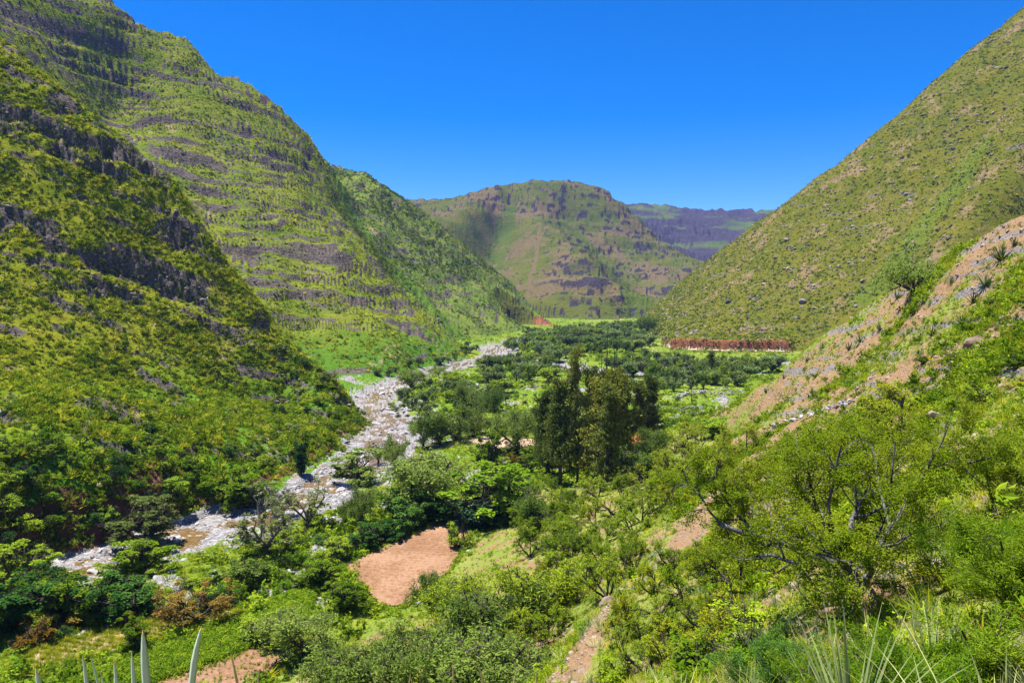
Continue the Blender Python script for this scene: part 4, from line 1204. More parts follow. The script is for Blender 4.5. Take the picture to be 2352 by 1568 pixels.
# scattered light green acacias on the slope, by zone
def zone_pts(poly, n, mind, seed):
    R = random.Random(seed); out = []
    xs = [p[0] for p in poly]; ys = [p[1] for p in poly]
    P_ = [(float(a), float(b)) for a, b in poly]
    tries = 0
    while len(out) < n and tries < n * 200:
        tries += 1
        x = R.uniform(min(xs), max(xs)); y = R.uniform(min(ys), max(ys))
        if not in_poly(P_, np.array([x]), np.array([y]))[0]: continue
        m = mind * (0.45 + 0.55 * (y - min(ys)) / max(1, max(ys) - min(ys)))
        if all(math.hypot(x - a, (y - b) * 1.8) > m for a, b in out): out.append((x, y))
    return out

WORD = {'acacia_leaf': 'olive', 'acacia_leaf_pale': 'pale', 'riverside_leaf': 'mid green', 'bright_leaf': 'bright', 'herb_leaf': 'vivid green', 'dark_leaf': 'dark',
        'grey_herb_leaf': 'greyish', 'molle_leaf': 'grey green', 'molle_leaf_grey': 'dark grey', 'rust_leaf': 'rusty', 'blue_green_leaf': 'bluish'}
ORD = ['leftmost', 'second from left', 'third from left', 'fourth from left', 'fifth from left', 'sixth from left', 'seventh from left', 'eighth from left', 'ninth from left', 'tenth from left']
def zone(kind, name, poly, n, mind, h0, h1, label, group, seed, cat='tree', leafs=None, aspect=(0.9, 1.4)):
    """members that differ in colour say so; few of one colour are told apart by their order from the left"""
    R = random.Random(seed + 1)
    made = {}
    for x, y in zone_pts(poly, n, mind, seed):
        p = hit(x, y)
        pd_, pw_ = poly_dist(PATH, p[:1], p[1:2])
        if pd_[0] < pw_[0] + 1.6: continue                     # keep the footpath clear
        h = R.uniform(h0, h1)
        o = put(kind, name, (p[0], p[1], p[2] - 0.05), h, label, cat, group, wid=h * R.uniform(*aspect), leaf=R.choice(leafs) if leafs else None)
        m = [ch for ch in o.children if ch.name.startswith('crown')][0].material_slots[0].material.name
        made.setdefault(WORD.get(m, 'green'), []).append((x, o))
    for wd, lst in made.items():
        lst.sort(key=lambda q: q[0])
        for k, (x, o) in enumerate(lst):
            o['label'] = ' '.join((wd + ' ' + label + ((', ' + ORD[k]) if 1 < len(lst) <= 10 else '')).split()[:16])

AC = [None, None, LEAF['acacia'], LEAF['leafy']]
zone('acacia', 'acacia_bush', [(1200,1150),(1330,1130),(1560,1070),(1600,1140),(1540,1220),(1250,1330),(1180,1260)], 34, 62, 2.4, 4.0, 'acacia between eucalyptus grove and footpath', 'acacias below the footpath', 11, leafs=AC)
zone('acacia', 'acacia_bush', [(1500,1035),(1600,1000),(1660,1050),(1560,1100),(1500,1100)], 9, 50, 2.6, 4.2, 'feathery acacia at the right foot of the grove', 'acacias beside the eucalyptus grove', 12, leafs=AC)
zone('acacia', 'acacia_bush', [(1200,1330),(1540,1230),(1560,1290),(1400,1400),(1330,1480),(1290,1568),(1180,1568)], 26, 80, 2.0, 3.4, 'acacia left of the lower footpath', 'acacias left of the lower footpath', 13, leafs=AC)
zone('acacia', 'acacia_bush', [(1560,1290),(1640,1230),(1720,1350),(1700,1480),(1560,1568),(1400,1568),(1430,1420)], 15, 110, 1.2, 2.2, 'low acacia bush right of the lower footpath', 'acacia bushes right of the lower footpath', 14, 'bush', leafs=[LEAF['acacia'], LEAF['leafy']])
zone('bush', 'slope_bush', [(1380,1500),(1700,1400),(1800,1568),(1350,1568)], 12, 90, 0.6, 1.2, 'small rounded herb bush at the bottom of the slope', 'herb bushes at the bottom', 15, 'bush', leafs=[LEAF['herb'], LEAF['acacia'], LEAF['leafy']])
zone('acacia', 'acacia_bush', [(1780,1000),(2000,950),(2120,960),(2050,985),(1900,1020)], 7, 80, 1.2, 2.2, 'acacia bush behind the huge acacia', 'acacia bushes behind the huge acacia', 16, 'bush', leafs=[LEAF['acacia'], None])
zone('bush', 'slope_bush', [(1830,880),(2352,700),(2352,930),(1950,950)], 18, 80, 0.6, 1.4, 'bush among stones on the upper spur', 'bushes on the upper spur', 17, 'bush', leafs=[LEAF['herb'], LEAF['leafy'], LEAF['acacia']])
zone('bush', 'hillside_bush', [(0,1010),(420,1000),(640,1060),(540,1120),(300,1200),(0,1270)], 44, 44, 1.2, 2.8, 'leafy bush on the low cliff above the river', 'bushes on the river cliff of the left hill', 18, 'bush', leafs=[LEAF['bright'], LEAF['leafy'], LEAF['herb'], LEAF['dark']])
zone('bush', 'hillside_bush', [(620,760),(760,870),(840,960),(815,1000),(760,1020),(640,980)], 22, 45, 1.6, 3.0, 'bush on the right flank of the near left hill', 'bushes on the right flank of the near hill', 19, 'bush', leafs=[LEAF['leafy'], LEAF['dark'], LEAF['grey']])
zone('bush', 'field_bush', [(560,1300),(700,1290),(780,1300),(640,1380),(480,1400),(400,1360)], 18, 40, 1.0, 2.4, 'leafy hedge bush left of the ploughed field', 'hedge bushes left of the field', 20, 'bush', leafs=[LEAF['leafy'], LEAF['bright'], LEAF['herb']])
zone('bush', 'field_bush', [(170,1420),(330,1400),(560,1370),(600,1400),(340,1440),(100,1490),(20,1440)], 14, 40, 1.2, 2.6, 'leafy bush between dark trees and corn', 'bushes above the corn field', 21, 'bush', leafs=[LEAF['leafy'], LEAF['dark'], LEAF['rust']])
zone('dark', 'dark_tree', [(0,1360),(150,1370),(160,1420),(60,1460),(0,1460)], 5, 60, 3.5, 5.0, 'tree in the shaded lower left corner', 'trees in the lower left corner', 22, leafs=[None, LEAF['leafy']])
zone('bush', 'river_bush', [(830,1215),(760,1240),(560,1310),(420,1320),(560,1250),(760,1170),(900,1130),(900,1190)], 20, 45, 0.8, 2.0, 'bush on the gravel between river and field', 'bushes on the river gravel', 23, 'bush', leafs=[LEAF['leafy'], LEAF['herb'], LEAF['dark']])
zone('molle', 'molle_tree', [(960,1010),(1100,940),(1240,960),(1240,1000),(1120,995),(1050,1008)], 5, 40, 3.0, 4.2, 'molle tree ringing the tan field', 'molle trees round the tan field', 24)
zone('leafy', 'valley_tree', [(1060,1045),(1230,1040),(1240,1110),(1100,1110)], 6, 45, 2.5, 4.0, 'tree below the tan field', 'trees below the tan field', 25, leafs=[LEAF['leafy'], LEAF['bright'], LEAF['molle']])
# valley floor further out
MF = [LEAF['molle_far'], LEAF['molle_far'], LEAF['leafy'], LEAF['molle']]
zone('molle_far', 'molle_tree', [(1160,800),(1260,775),(1450,758),(1500,790),(1480,815),(1330,812),(1290,835),(1230,825)], 80, 18, 5.5, 8.5, 'molle in the dense far grove', 'molles of the dense far grove', 31, leafs=MF)
zone('molle_far', 'molle_tree', [(1200,770),(1330,756),(1450,748),(1460,762),(1240,785)], 40, 14, 5.0, 8.0, 'molle tree far up the valley under the mesa', 'molles far up the valley', 32, leafs=MF)
zone('molle_far', 'molle_tree', [(1080,845),(1160,835),(1290,845),(1280,880),(1180,880),(1090,870)], 20, 28, 4.5, 7.0, 'molle on the meadow just below the white river bend', 'molles below the white river bend', 33, leafs=MF)
zone('molle_far', 'molle_tree', [(900,915),(1010,870),(1130,880),(1180,930),(1020,960),(960,960)], 22, 38, 2.5, 5.0, 'tree on the stony meadow by the river narrows', 'trees on the stony meadow', 34, leafs=MF)
zone('molle_far', 'molle_tree', [(1420,835),(1500,822),(1560,838),(1770,842),(1780,856),(1700,878),(1500,885),(1420,862)], 42, 28, 4.5, 7.5, 'molle below the red road cut', 'molles below the red road cut', 35, leafs=MF)
zone('molle_far', 'valley_tree', [(1490,885),(1560,872),(1720,880),(1650,900),(1560,905),(1500,910)], 14, 30, 3.5, 6.0, 'tree behind the dry stone wall', 'trees behind the dry stone wall', 36, leafs=MF)
zone('bush', 'valley_bush', [(880,930),(1020,880),(1290,880),(1240,960),(1050,960),(960,1000)], 60, 20, 0.8, 2.2, 'low bush on the stony meadow', 'bushes on the stony meadow', 37, 'bush', leafs=[LEAF['leafy'], LEAF['bright'], LEAF['molle'], LEAF['dark']])
zone('bush', 'valley_bush', [(1500,905),(1650,925),(1590,975),(1500,1000)], 14, 24, 0.8, 2.0, 'bush on the meadow beside the spur toe', 'bushes beside the spur toe', 38, 'bush', leafs=[LEAF['leafy'], LEAF['bright']])
zone('molle_far', 'molle_tree', [(850,880),(880,870),(1040,835),(1100,800),(1070,795),(1000,830),(860,860)], 14, 24, 2.5, 5.0, 'tree along the far bank under the tall left mountain', 'trees under the tall left mountain', 39, leafs=MF)

# agaves on the spur
for x, y, h in [(2235,700,48),(2262,665,60),(2300,600,60),(2330,570,40),(2210,745,36),(2140,775,40),(2245,905,34),(2320,850,46),(2200,930,34),(2230,935,38),(1950,805,36),
                (1975,790,30),(1890,800,28),(2060,690,40),(2020,760,30),(1855,830,26),(1935,870,30),(2040,800,30),(2110,820,32),(2155,860,30),(2290,760,34),(2335,740,34),
                (1800,870,24),(1760,905,22),(1865,905,26),(1985,900,28),(2335,960,36),(2280,700,36),(2185,655,34),(2120,700,30)]:
    p = hit(x, y)
    put('agave', 'agave', (p[0], p[1], p[2]), h * 0.62 * p[1] / F, 'dark spiky agave rosette on the stony spur', 'agave', 'agaves on the stony spur', parts=('core', 'leaf_rosette'))
# ------------------------------------------------------------------ water
def strip(pl, z, k=1.1, m=8):
    """a level band following a polyline with widths"""
    pts = []
    for a, b in zip(pl[:-1], pl[1:]):
        for i in range(m): pts.append(a + (b - a) * i / m)
    pts = np.array(pts)
    d = np.gradient(pts[:, :2], axis=0); d /= np.linalg.norm(d, axis=1, keepdims=True) + 1e-9
    nrm = np.stack([-d[:, 1], d[:, 0]], 1)
    cols_ = np.linspace(-1, 1, 5)
    V = np.concatenate([np.concatenate([pts[:, :2] + nrm * (pts[:, 2:] * k * c), np.full((len(pts), 1), z)], 1)[:, None] for c in cols_], 1).reshape(-1, 3)
    idx = np.arange(len(pts) * 5).reshape(-1, 5)
    Q = np.stack([idx[:-1, :-1], idx[:-1, 1:], idx[1:, 1:], idx[1:, :-1]], -1).reshape(-1, 4)
    return V, Q
t = NT_('brown_river_water')
nz = t.noise(t.coord(), 1.2, 4, 0.6)
foam = t.ramp(t.noise(t.coord(), 0.9, 6, 0.75), 0.56, 0.66)
wc = t.mix(t.ramp(nz, 0.3, 0.7), (0.11, 0.065, 0.022), (0.19, 0.12, 0.05))
t.bsdf(t.mix(foam, wc, (0.42, 0.40, 0.38)), 0.18, t.bump(nz, 0.35, 0.12), 0.5)
WATER = t.m
V, Q = strip(RIV, ZF - 0.34, 0.95)
tag(link('river_water', mesh_np('river_water', V, Q, WATER)), 'shallow brown river water running between pale stones', 'river', None, 'structure')
V, Q = strip(RIV2[1:], ZF - 0.35, 0.9)
tag(link('side_channel_water', mesh_np('side_channel_water', V, Q, WATER)), 'narrow side channel of the river crossing the meadow', 'river', None, 'structure')

# ------------------------------------------------------------------ fields
def earth_mat(name, c1, c2, sc=2.0):
    t = NT_(name)
    n1_ = t.noise(t.coord(), sc, 6, 0.7); n2_ = t.noise(t.coord(), 0.15, 3)
    c = t.mix(t.ramp(t.math('ADD', n1_, t.math('MULTIPLY', t.math('SUBTRACT', n2_, 0.5), 0.8)), 0.35, 0.65), c1, c2)
    t.bsdf(c, 0.95, t.bump(n1_, 0.9, 0.12), 0.1)
    return t.m
def field(name, key, label, mat, row_dir, spacing, amp, clod, step=0.2, z=0.0):
    poly = FIELDS[key]
    xs = [p[0] for p in poly]; ys = [p[1] for p in poly]
    gx = np.arange(min(xs), max(xs) + step, step); gy = np.arange(min(ys), max(ys) + step, step)
    GX_, GY_ = np.meshgrid(gx, gy, indexing='ij')
    rd = unit(np.array(row_dir, float))
    s = (-rd[1] * GX_ + rd[0] * GY_) + 0.12 * fbm(GX_ / 6, GY_ / 6, 2, 700)
    ph = s / spacing
    z_ = ZT + z + amp * (np.abs(((ph % 1.0) - 0.35) / np.where((ph % 1.0) > 0.35, 0.65, 0.35))) + clod * fbm(GX_ / 0.5, GY_ / 0.5, 3, 710)
    if key == 'plough': z_ = z_ + 0.0
    ins = in_poly(poly, GX_ + 0.25 * fbm(GX_ / 2, GY_ / 2, 2, 720), GY_)
    idx = np.arange(GX_.size).reshape(GX_.shape)
    Q = np.stack([idx[:-1, :-1], idx[1:, :-1], idx[1:, 1:], idx[:-1, 1:]], -1)
    keep_ = ins[:-1, :-1] & ins[1:, :-1] & ins[1:, 1:] & ins[:-1, 1:]
    Q = Q[keep_]
    used, inv_ = np.unique(Q, return_inverse=True)
    V = np.stack([GX_, GY_, z_], -1).reshape(-1, 3)[used]
    o = link(name, mesh_np(name, V, inv_.reshape(-1, 4), mat))
    return tag(o, label, 'field', None, 'structure')
PL = FIELDS['plough']
rowd = np.array(Pz(1035, 1300, ZT)[:2]) - np.array(Pz(800, 1280, ZT)[:2])
E1 = earth_mat('ploughed_red_earth', (0.21, 0.115, 0.06), (0.31, 0.185, 0.11))
field('ploughed_field', 'plough', 'bare reddish ploughed field with furrows in the middle of the valley', E1, rowd, 0.95, 0.36, 0.14)
field('fallow_field', 'fallow', 'reddish fallow field strip at the bottom left', earth_mat('fallow_earth', (0.20, 0.11, 0.06), (0.30, 0.18, 0.11)), rowd, 1.3, 0.10, 0.16)
field('tan_field', 'tan', 'small tan bare field left of the eucalyptus grove', earth_mat('tan_earth', (0.32, 0.21, 0.135), (0.42, 0.31, 0.22)), rowd, 1.2, 0.12, 0.1)
field('corn_field', 'corn', 'tan field with rows of young green corn', earth_mat('corn_earth', (0.30, 0.21, 0.12), (0.38, 0.29, 0.18)), rowd, 0.9, 0.12, 0.1)
field('crop_field', 'crop', 'vivid green crop field at the lower left', MAT['valley_floor'], rowd, 1.0, 0.05, 0.1)

def in_field(key, n, R, rows=None):
    poly = FIELDS[key]; xs = [p[0] for p in poly]; ys = [p[1] for p in poly]
    q = np.stack([R.uniform(min(xs), max(xs), n), R.uniform(min(ys), max(ys), n)], 1)
    if rows:
        rd = unit(np.array(rowd, float)); nd = np.array([-rd[1], rd[0]])
        s = q @ nd; q = q + nd * ((np.round(s / rows) * rows - s) + R.normal(size=n) * 0.08)[:, None]
    q = q[in_poly(poly, q[:, 0], q[:, 1])]
    return np.column_stack([q, np.full(len(q), ZT + 0.08)])
RF = np.random.default_rng(5)
p = in_field('corn', 3600, RF, 0.9)
gn_stuff('young_corn', 'rows of young green corn plants on the tan field', 'corn', TUFT_FINE, p, RF.uniform(0.35, 0.7, len(p)), RF)
p = in_field('crop', 14000, RF)
gn_stuff('green_crop', 'dense vivid green crop plants at the lower left', 'crop', HERB, p, RF.uniform(0.5, 1.0, len(p)), RF)
p = in_field('fallow', 500, RF)
gn_stuff('field_weeds', 'few green weeds on the fallow strip', 'weeds', HERB, p, RF.uniform(0.15, 0.45, len(p)), RF)

def margin(key, n, R):
    P_ = np.array(FIELDS[key]); P2 = np.roll(P_, -1, 0); ln_ = np.hypot(*(P2 - P_).T)
    i = R.choice(len(P_), n, p=ln_ / ln_.sum()); f = R.random(n)[:, None]
    q = P_[i] * (1 - f) + P2[i] * f + R.normal(size=(n, 2)) * 0.45
    return np.column_stack([q, ground(q[:, 0], q[:, 1])])
p = np.concatenate([margin(k, 420, RF) for k in ('plough', 'fallow', 'tan', 'corn')])
gn_stuff('field_margin_weeds', 'green weeds fringing the edges of the fields', 'weeds', HERB + TUFT_FINE, p, RF.uniform(0.3, 1.0, len(p)), RF)

# ------------------------------------------------------------------ boulders in and beside the river
BOULD = [stone_mesh(620 + i, ST_PALE, 2) for i in range(5)]
BOULD_D = [stone_mesh(630 + i, ST_DARK, 2) for i in range(3)]
def boulders(dens, n, s0, s1, meshes, label, group, seed, power=2.2):
    R = np.random.default_rng(seed)
    p, _ = sample_cells(dens, n, R)
    for k in range(len(p)):
        s = s0 + (s1 - s0) * R.random() ** power
        o = link('boulder', meshes[int(R.integers(len(meshes)))])
        o.location = (p[k, 0], p[k, 1], p[k, 2] + 0.12 * s)
        o.rotation_euler = (R.normal() * 0.25, R.normal() * 0.25, R.random() * 6.28)
        o.scale = (s * R.uniform(0.85, 1.3), s * R.uniform(0.8, 1.1), s * R.uniform(0.7, 1.1))
        tag(o, label, 'boulder', group)
bed = flw * (1 - fieldm) * (rivu < 1.15)
boulders(bed * (rr < 175) * (X < -20), 85, 0.7, 2.0, BOULD, 'pale boulder in the near river bed at the lower left', 'boulders in the near river bed', 1)
boulders(bed * (rr > 175) * (rr < 330), 80, 0.8, 2.4, BOULD, 'pale boulder in the broad river bend', 'boulders in the river bend', 2)
boulders(bed * (rr > 330) * (rr < 700), 50, 1.2, 3.0, BOULD, 'pale boulder in the far white river bed', 'boulders in the far river bed', 3)
boulders(meadow * (rr > 150) * (rr < 380) * (gravel + 0.05) * (X > -30), 70, 0.8, 2.2, BOULD, 'pale grey boulder lying on the stony meadow', 'boulders on the stony meadow', 4)
for x, y, s, lab in [(270, 1298, 2.2, 'single dark boulder standing in the brown water of the near river')]:
    q = hit(x, y); o = link('boulder', BOULD_D[0]); o.location = (q[0], q[1], q[2] + 0.3); o.scale = (s, s * 0.9, s * 0.8); tag(o, lab, 'boulder')
for x, y, s, lab in [(1672, 697, 7, 'large dark boulder low on the right mountain'), (1808, 555, 6, 'dark rock knob halfway up the right mountain'), (1842, 694, 7, 'tall pointed boulder on the lower right mountain'),
                     (1745, 712, 5, 'dark boulder left of the pointed one on the right mountain'), (2150, 962, 1.3, 'tan boulder beside the red soil scar'), (1392, 1388, 1.2, 'tan boulder at the edge of the footpath'),
                     (2235, 795, 1.8, 'pale slab stone lying on the upper spur')]:
    q = hit(x, y); o = link('boulder', (BOULD_D if y < 760 else [stone_mesh(650, ST_TAN, 2)])[0]); o.location = (q[0], q[1], q[2] + 0.15 * s); o.rotation_euler = (0.1, -0.2, x * 0.7); o.scale = (s, s * 0.9, s * 0.9); tag(o, lab, 'boulder')

# ------------------------------------------------------------------ dry stone walls
WALLST = [stone_mesh(640 + i, ST_PALE, 1) for i in range(4)]
def stone_wall(name, label, pts, h, n, size, seed):
    R = np.random.default_rng(seed)
    P_ = [hit(*q) for q in pts]
    root = empty(name, tuple(P_[0]))
    tag(root, label, 'wall')
    seg = np.array([np.hypot(*(b - a)[:2]) for a, b in zip(P_[:-1], P_[1:])]); cum_ = np.concatenate([[0], np.cumsum(seg)])
    for k in range(n):
        u_ = R.random() * cum_[-1]; i = min(np.searchsorted(cum_, u_, 'right') - 1, len(seg) - 1); f = (u_ - cum_[i]) / seg[i]
        a, b = P_[i], P_[i + 1]; q = a + (b - a) * f
        lv = R.random() ** 1.5 * h
        o = link('stone', WALLST[int(R.integers(4))], root)
        z_ = ground(q[0], q[1])[0]
        o.location = (q[0] - P_[0][0] + R.normal() * 0.25 * (1 - lv / h * 0.6), q[1] - P_[0][1] + R.normal() * 0.45 * (1 - lv / h * 0.6), z_ - P_[0][2] + lv + 0.1)
        s = size * R.uniform(0.6, 1.4)
        o.scale = (s * 1.2, s, s * 0.8); o.rotation_euler = (R.normal() * 0.3, R.normal() * 0.3, R.random() * 6.28)
stone_wall('dry_stone_wall', 'tumbled white dry stone wall behind the utility pole', [(1552, 917), (1580, 908), (1620, 904), (1668, 912)], 1.3, 150, 0.75, 1)
stone_wall('dry_stone_wall', 'low grey dry stone wall in front of the utility pole', [(1546, 945), (1580, 942), (1618, 938)], 0.9, 70, 0.6, 2)
stone_wall('dry_stone_wall', 'short terrace wall of tan stones at the spur foot', [(1770, 985), (1830, 968), (1890, 950), (2000, 925)], 0.5, 70, 0.5, 3)
stone_wall('stone_heap', 'heap of white stones on the grass strip by the river', [(738, 1208), (770, 1202), (785, 1208)], 0.9, 40, 0.7, 4)

# ------------------------------------------------------------------ utility pole, fence posts, houses
def plain(name, c, rough=0.8):
    t = NT_(name); nz = t.noise(t.coord(), 6.0, 4, 0.6)
    t.bsdf(t.mix(nz, tuple(x * 0.75 for x in c), c), rough, t.bump(nz, 0.3, 0.02), 0.2); return t.m
WOODP = plain('weathered_wood', (0.10, 0.08, 0.06)); PLAST = plain('pale_adobe', (0.55, 0.42, 0.32)); TILE = plain('red_roof_tile', (0.48, 0.11, 0.05)); DARKW = plain('dark_opening', (0.03, 0.025, 0.02)); CERAM = plain('insulator', (0.5, 0.5, 0.5), 0.3)
def boxes(name, lst, mat, parent):
    V = []; Q = []
    for (x0, y0, z0, x1, y1, z1) in lst:
        b = len(V)
        V += [(x, y, z) for x in (x0, x1) for y in (y0, y1) for z in (z0, z1)]
        Q += [(b + i, b + j, b + k, b + l) for i, j, k, l in ((0,1,3,2),(4,6,7,5),(0,4,5,1),(2,3,7,6),(0,2,6,4),(1,5,7,3))]
    return link(name, mesh_np(name, np.array(V), np.array(Q), mat, False), parent)
q = hit(1588, 931)
pole = tag(empty('utility_pole', tuple(q), 0.3), 'dark wooden utility pole with crossarm before the dry stone wall', 'pole')
w_ = Wood(); w_.tube([(0, 0, -0.4), (0, 0, 3.5), (0.03, 0, 7.4)], [0.14, 0.12, 0.09], 8); link('mast', mesh_np('mast', *w_.arrays(), WOODP), pole)
boxes('crossarm', [(-0.85, -0.15, 6.75, 0.85, -0.05, 6.9)], WOODP, pole)
for ix in (-0.7, 0.0, 0.7):
    w_ = Wood(); w_.tube([(ix, -0.1, 6.9), (ix, -0.1, 7.0), (ix, -0.1, 7.12)], [0.05, 0.07, 0.03], 6); link('insulator', mesh_np('insulator', *w_.arrays(), CERAM), pole)
for i, (x, y, lab) in enumerate([(449, 1518, 'leftmost wooden fence post on the edge of the green crop'), (506, 1498, 'second wooden fence post along the green crop'), (562, 1482, 'third wooden fence post along the green crop'), (618, 1466, 'rightmost fence post near the weeping tree')]):
    q = hit(x, y); w_ = Wood(); w_.tube([(0, 0, -0.2), (0.01, 0, 0.5), (0.03, 0.02, 1.1), (0.03, 0.02, 1.13)], [0.05, 0.05, 0.045, 0.01], 6)
    o = link('fence_post', mesh_np('fence_post', *w_.arrays(), WOODP)); o.location = tuple(q); tag(o, lab, 'post', 'fence posts along the crop')

def house(base, rz, L_, D_, H_, label, wall=PLAST):
    r = tag(empty('house', tuple(base), rz), label, 'house')
    hx, hy = L_ / 2, D_ / 2
    V = np.array([(-hx,-hy,-0.6),(hx,-hy,-0.6),(hx,hy,-0.6),(-hx,hy,-0.6),(-hx,-hy,H_),(hx,-hy,H_),(hx,hy,H_),(-hx,hy,H_),(-hx,0,H_+D_*0.28),(hx,0,H_+D_*0.28)])
    Q4 = np.array([(0,1,5,4),(2,3,7,6),(1,2,6,5),(3,0,4,7)]); T3 = np.array([(5,6,9),(7,4,8)])
    link('wall', mesh_np('wall', V, [Q4, T3], wall, False), r)
    e = 0.4; rz_ = H_ + D_ * 0.28
    for s in (-1, 1):
        a = np.array([(-hx-e, s*(hy+e), H_-0.18), (hx+e, s*(hy+e), H_-0.18), (hx+e, 0, rz_+0.06), (-hx-e, 0, rz_+0.06)])
        n_ = 26; V2 = []; 
        for i in range(n_ + 1):
            f = i / n_; dz = 0.05 * (i % 2)
            V2 += [a[0] + (a[1]-a[0])*f + [0,0,dz], a[3] + (a[2]-a[3])*f + [0,0,dz]]
        V2 = np.array(V2); V2 = np.concatenate([V2, V2 + [0,0,0.1]])
        m = 2*(n_+1); Q2 = []
        for i in range(n_):
            Q2 += [(2*i,2*i+1,2*i+3,2*i+2), (m+2*i,m+2*i+2,m+2*i+3,m+2*i+1), (2*i,2*i+2,m+2*i+2,m+2*i)]
        link('roof', mesh_np('roof', V2, np.array(Q2), TILE, False), r)
    boxes('door', [(-0.45, -hy-0.06, -0.1, 0.45, -hy+0.04, 2.0)], DARKW, r)
    for wx in (-hx*0.55, hx*0.55): boxes('window', [(wx-0.45, -hy-0.05, 0.9, wx+0.45, -hy+0.04, 1.8)], DARKW, r)
    return r
q = np.array(P3(1415, 1048, 172)); q[2] = ground(q[0], q[1])[0]; house(q, 0.1, 12.5, 5.0, 2.6, 'long red roofed house hidden behind the eucalyptus trunks')
q = hit(1318, 768); house(q, 0.2, 9.0, 6.0, 3.2, 'small far house with red roof below the dark red bank', plain('white_wall', (0.75, 0.72, 0.68)))
q = hit(1378, 781); house(q, -0.3, 8.0, 5.0, 2.6, 'far house with red roof among the grove trees')

# ------------------------------------------------------------------ foreground plants within arm's reach of the camera
t = NT_('pale_agave_blade')
v = t.coord(); nz = t.noise(t.node('ShaderNodeMapping', {'Vector': v, 'Scale': (1, 1, 0.08)}).outputs[0], 60, 3)
t.bsdf(t.mix(nz, (0.30, 0.40, 0.26), (0.52, 0.58, 0.44)), 0.5, None, 0.35)
BLADE = t.m
t = NT_('dry_leaf_tip'); nz = t.noise(t.coord(), 30, 3); t.bsdf(t.mix(nz, (0.42, 0.26, 0.10), (0.62, 0.45, 0.24)), 0.8); TIP = t.m
def blade(root, tip, base, w, mat, curl=0.0, name='leaf', tipdry=True):
    """a thick channelled strap leaf from base to tip"""
    tip = np.array(tip, float); base = np.array(base, float)
    fs = list(np.linspace(0, 0.93, 10)) + [0.955, 0.972, 0.984, 0.993, 1.0]; n = len(fs) - 1; V = []; ax = tip - base; side = unit(np.cross(ax, np.array([0.0, 1.0, 0.0]) if abs(unit(ax)[1]) < 0.9 else np.array([1.0, 0, 0])))
    nrm = unit(np.cross(side, ax))
    bow = 0.04 * np.linalg.norm(ax)
    for i in range(n + 1):
        f = fs[i]
        c = base + ax * f + nrm * bow * math.sin(math.pi * f) + side * curl * max(0, f - 0.9) ** 2 * 60
        ww = w * (1 - 0.2 * f) * max(0.06, min(1.0, ((1 - f) / 0.04)) ** 0.6) / 2
        V += [c - side * ww, c - nrm * ww * 0.45, c + side * ww, c + nrm * ww * 0.12]
    V = np.array(V); Q = []
    for i in range(n):
        for k in range(4): Q.append((4*i+k, 4*i+(k+1) % 4, 4*i+4+(k+1) % 4, 4*i+4+k))
    Q = np.array(Q); cutq = 4 * (n - 1)
    loc = np.array(root.location)
    o = link(name, mesh_np(name, V[:] - loc, Q[:cutq] if tipdry else Q, mat), root)
    if tipdry: link('dry_tip', mesh_np('dry_tip', V - loc, Q[cutq:], TIP), o)
    return o
ax_ = tag(empty('pale_agave', (-1.15, 2.0, float(ground(-1.15, 2.0)[0]))), 'pale agave whose upright blunt leaves rise into the lower left corner', 'agave')
b0 = np.array(ax_.location)
for (x, y, w_px, cu_) in [(82,1532,22,0), (190,1503,13,0.0), (222,1500,7,0.03), (262,1512,13,0), (302,1493,13,0), (328,1445,21,0), (438,1435,17,-0.05), (245,1540,10,0.03)]:
    tp = P3(x, y, 1.95)
    blade(ax_, tp, b0 + (tp - b0) * np.array([0.25, 0.25, 0]) + np.array([0, 0, 0.02]), w_px * 1.95 / F * 1.25, BLADE, cu_)
dr = tag(empty('dry_grass', (-0.2, 2.2, float(ground(-0.2, 2.2)[0]))), 'few dry straw tips poking up at the bottom edge centre', 'grass')
b0 = np.array(dr.location)
for (x, y, w_px, cu_) in [(538,1495,9,0.02), (590,1535,8,0), (1040,1515,5,0), (1115,1512,7,0.05), (1175,1530,6,-0.03), (1232,1535,6,0), (930,1545,5,-0.03)]:
    tp = P3(x, y, 2.2); bb = np.array([tp[0] * 0.9, tp[1], float(ground(tp[0] * 0.9, tp[1])[0])])
    blade(dr, tp, bb, w_px * 2.2 / F, TIP, cu_, 'straw', False)

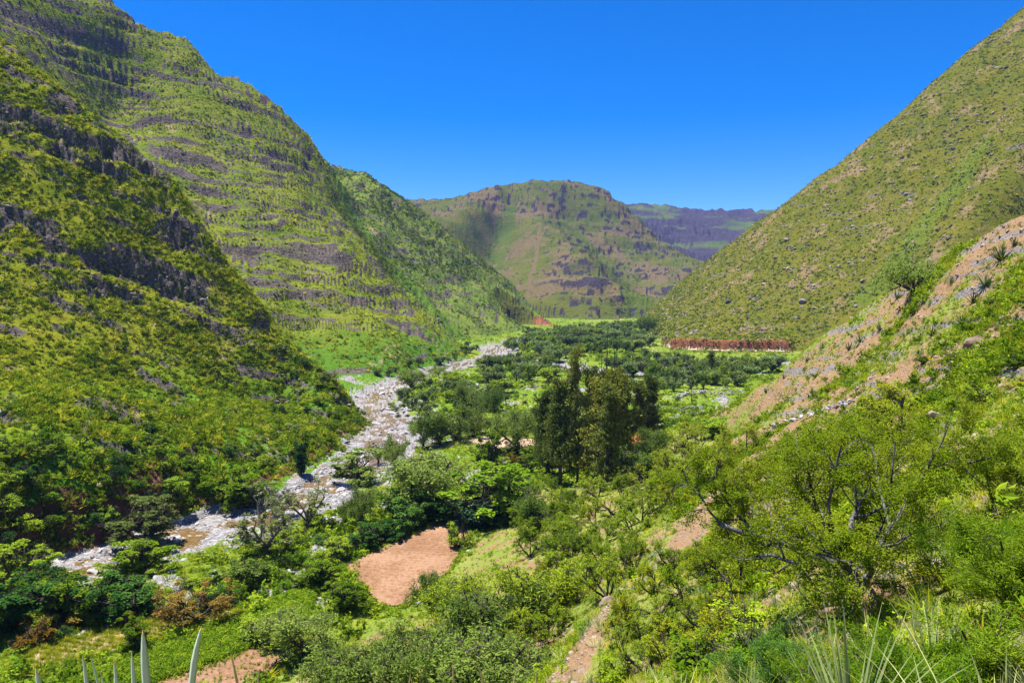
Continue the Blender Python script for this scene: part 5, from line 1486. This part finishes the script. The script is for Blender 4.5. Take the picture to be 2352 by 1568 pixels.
# strap leaved puya clumps and narrow leaved shrubs at the lower right
for k, (kx, ky, dep, n_, l_, w_, leaf, lab) in enumerate([
    (1960, 1568, 6.0, 60, 1.15, 0.028, 'grey', 'grey green puya clump with long strap leaves at the bottom right'),
    (2150, 1440, 8.5, 26, 1.0, 0.03, 'grey', 'upright pale puya leaves before the huge acacia'),
    (1785, 1360, 15.0, 16, 0.7, 0.05, 'grey', 'small whitish puya tuft left of the huge acacia'),
    (2290, 1600, 3.6, 40, 1.0, 0.012, 'straw', 'arching dry straw clump in the lower right corner'),
    (1700, 1600, 7.0, 40, 1.1, 0.012, 'tuft', 'thin green grass clump at the bottom edge right of centre'),
    (1560, 1590, 10.0, 30, 1.0, 0.014, 'straw', 'dry straw clump at the bottom edge below the slope bushes'),
    (2080, 1640, 3.2, 26, 0.9, 0.012, 'tuft', 'fine green grass blades at the bottom edge near the corner')]):
    R = np.random.default_rng(800 + k)
    V, Q = blade_rows(R, n_, l_, w_, 0.10 if leaf == 'grey' else 0.22, 0.75, 6)
    q = P3(kx, ky, dep); q[2] = ground(q[0], q[1])[0]
    o = tag(empty('puya' if leaf == 'grey' else 'grass_clump', tuple(q)), lab, 'plant' if leaf == 'grey' else 'grass')
    link('blades', mesh_np('blades', V, Q, LEAF[leaf], False), o)
    wd = Wood(); wd.tube([(0, 0, -0.15), (0, 0, 0.0), (0, 0, 0.1)], [0.05, 0.06, 0.02], 6); link('root_stock', mesh_np('root_stock', *wd.arrays(), BARK['grey']), o)

def narrow_shrub(kind, seed, H, n):
    R = np.random.default_rng(seed)
    st = [((R.normal() * 0.05, R.normal() * 0.05, 0), (R.normal() * 0.45, R.normal() * 0.45, 1), R.uniform(0.7, 1.1), 0.014) for _ in range(9)]
    wood, s, d = grow(R, st, 2, (0.12, 0.18, 0.2), (0.05, 0.08, 0.1), (6, 4), (0.5, 0.5), (38, 40), (0.25, 0.2), ksides=(4, 3, 3))
    V, Q, s, k = fit(wood, s, H)
    pos, dd = clustered(R, s, d, n, 0.03 * H)
    ax = dd + R.normal(size=(n, 3)) * 0.55
    store(kind, V, Q, leaves_mesh(kind + '_leaves', pos, ax, 0.05, 0.009, LEAF['herb'], R, 0.3), BARK['grey'])
for i in range(2): narrow_shrub('willowy', 850 + i, 1.2, 16000)
for (x, y, dep, h, w, lab) in [(2100, 1560, 6.5, 0.8, 1.3, 'bright narrow leaved shrub at the bottom right before the acacia trunk'), (2260, 1480, 7.0, 0.9, 1.3, 'bright narrow leaved shrub in the right corner'),
        (1990, 1500, 8.0, 0.8, 1.2, 'narrow leaved shrub behind the puya clump'), (2330, 1330, 10.0, 1.3, 1.8, 'tall feathery shrub at the right edge'), (2240, 1300, 12.0, 1.2, 1.6, 'green shrub right of the acacia trunk'),
        (1790, 1480, 10.0, 1.0, 1.2, 'dark leafy shrub left of the puya clump'), (2340, 1180, 16.0, 1.8, 2.2, 'feathery green shrub high on the right edge')]:
    q = P3(x, y, dep); q[2] = ground(q[0], q[1])[0]
    put('willowy', 'narrow_leaved_shrub', tuple(q), h, lab, 'shrub', wid=w, leaf=LEAF['dark'] if 'dark' in lab else (LEAF['acacia_far'] if 'feathery' in lab else None), parts=('stem', 'foliage'))
# ------------------------------------------------------------------ the air of the valley
hz = bpy.data.materials.new('valley_air'); hz.use_nodes = True
n_ = hz.node_tree.nodes; n_.clear()
ho = n_.new('ShaderNodeOutputMaterial'); pv_ = n_.new('ShaderNodeVolumePrincipled')
pv_.inputs['Color'].default_value = (0.25, 0.38, 1.0, 1)
pv_.inputs['Density'].default_value = 0.000062
pv_.inputs['Anisotropy'].default_value = 0.0
hz.node_tree.links.new(pv_.outputs[0], ho.inputs['Volume'])
zt_ = float(Z.max()) + 30; zb_ = float(Z.min()) - 1
V = np.array([(x, y, z) for x in (-4720, 4720) for y in (-60, 4720) for z in (zb_, zt_)], float)
Q = np.array([(0,1,3,2),(4,6,7,5),(0,4,5,1),(2,3,7,6),(0,2,6,4),(1,5,7,3)])
tag(link('haze', mesh_np('haze', V, Q, hz, False)), 'thin blue air filling the valley', 'haze', None, 'stuff')
SCN.cycles.volume_bounces = 0
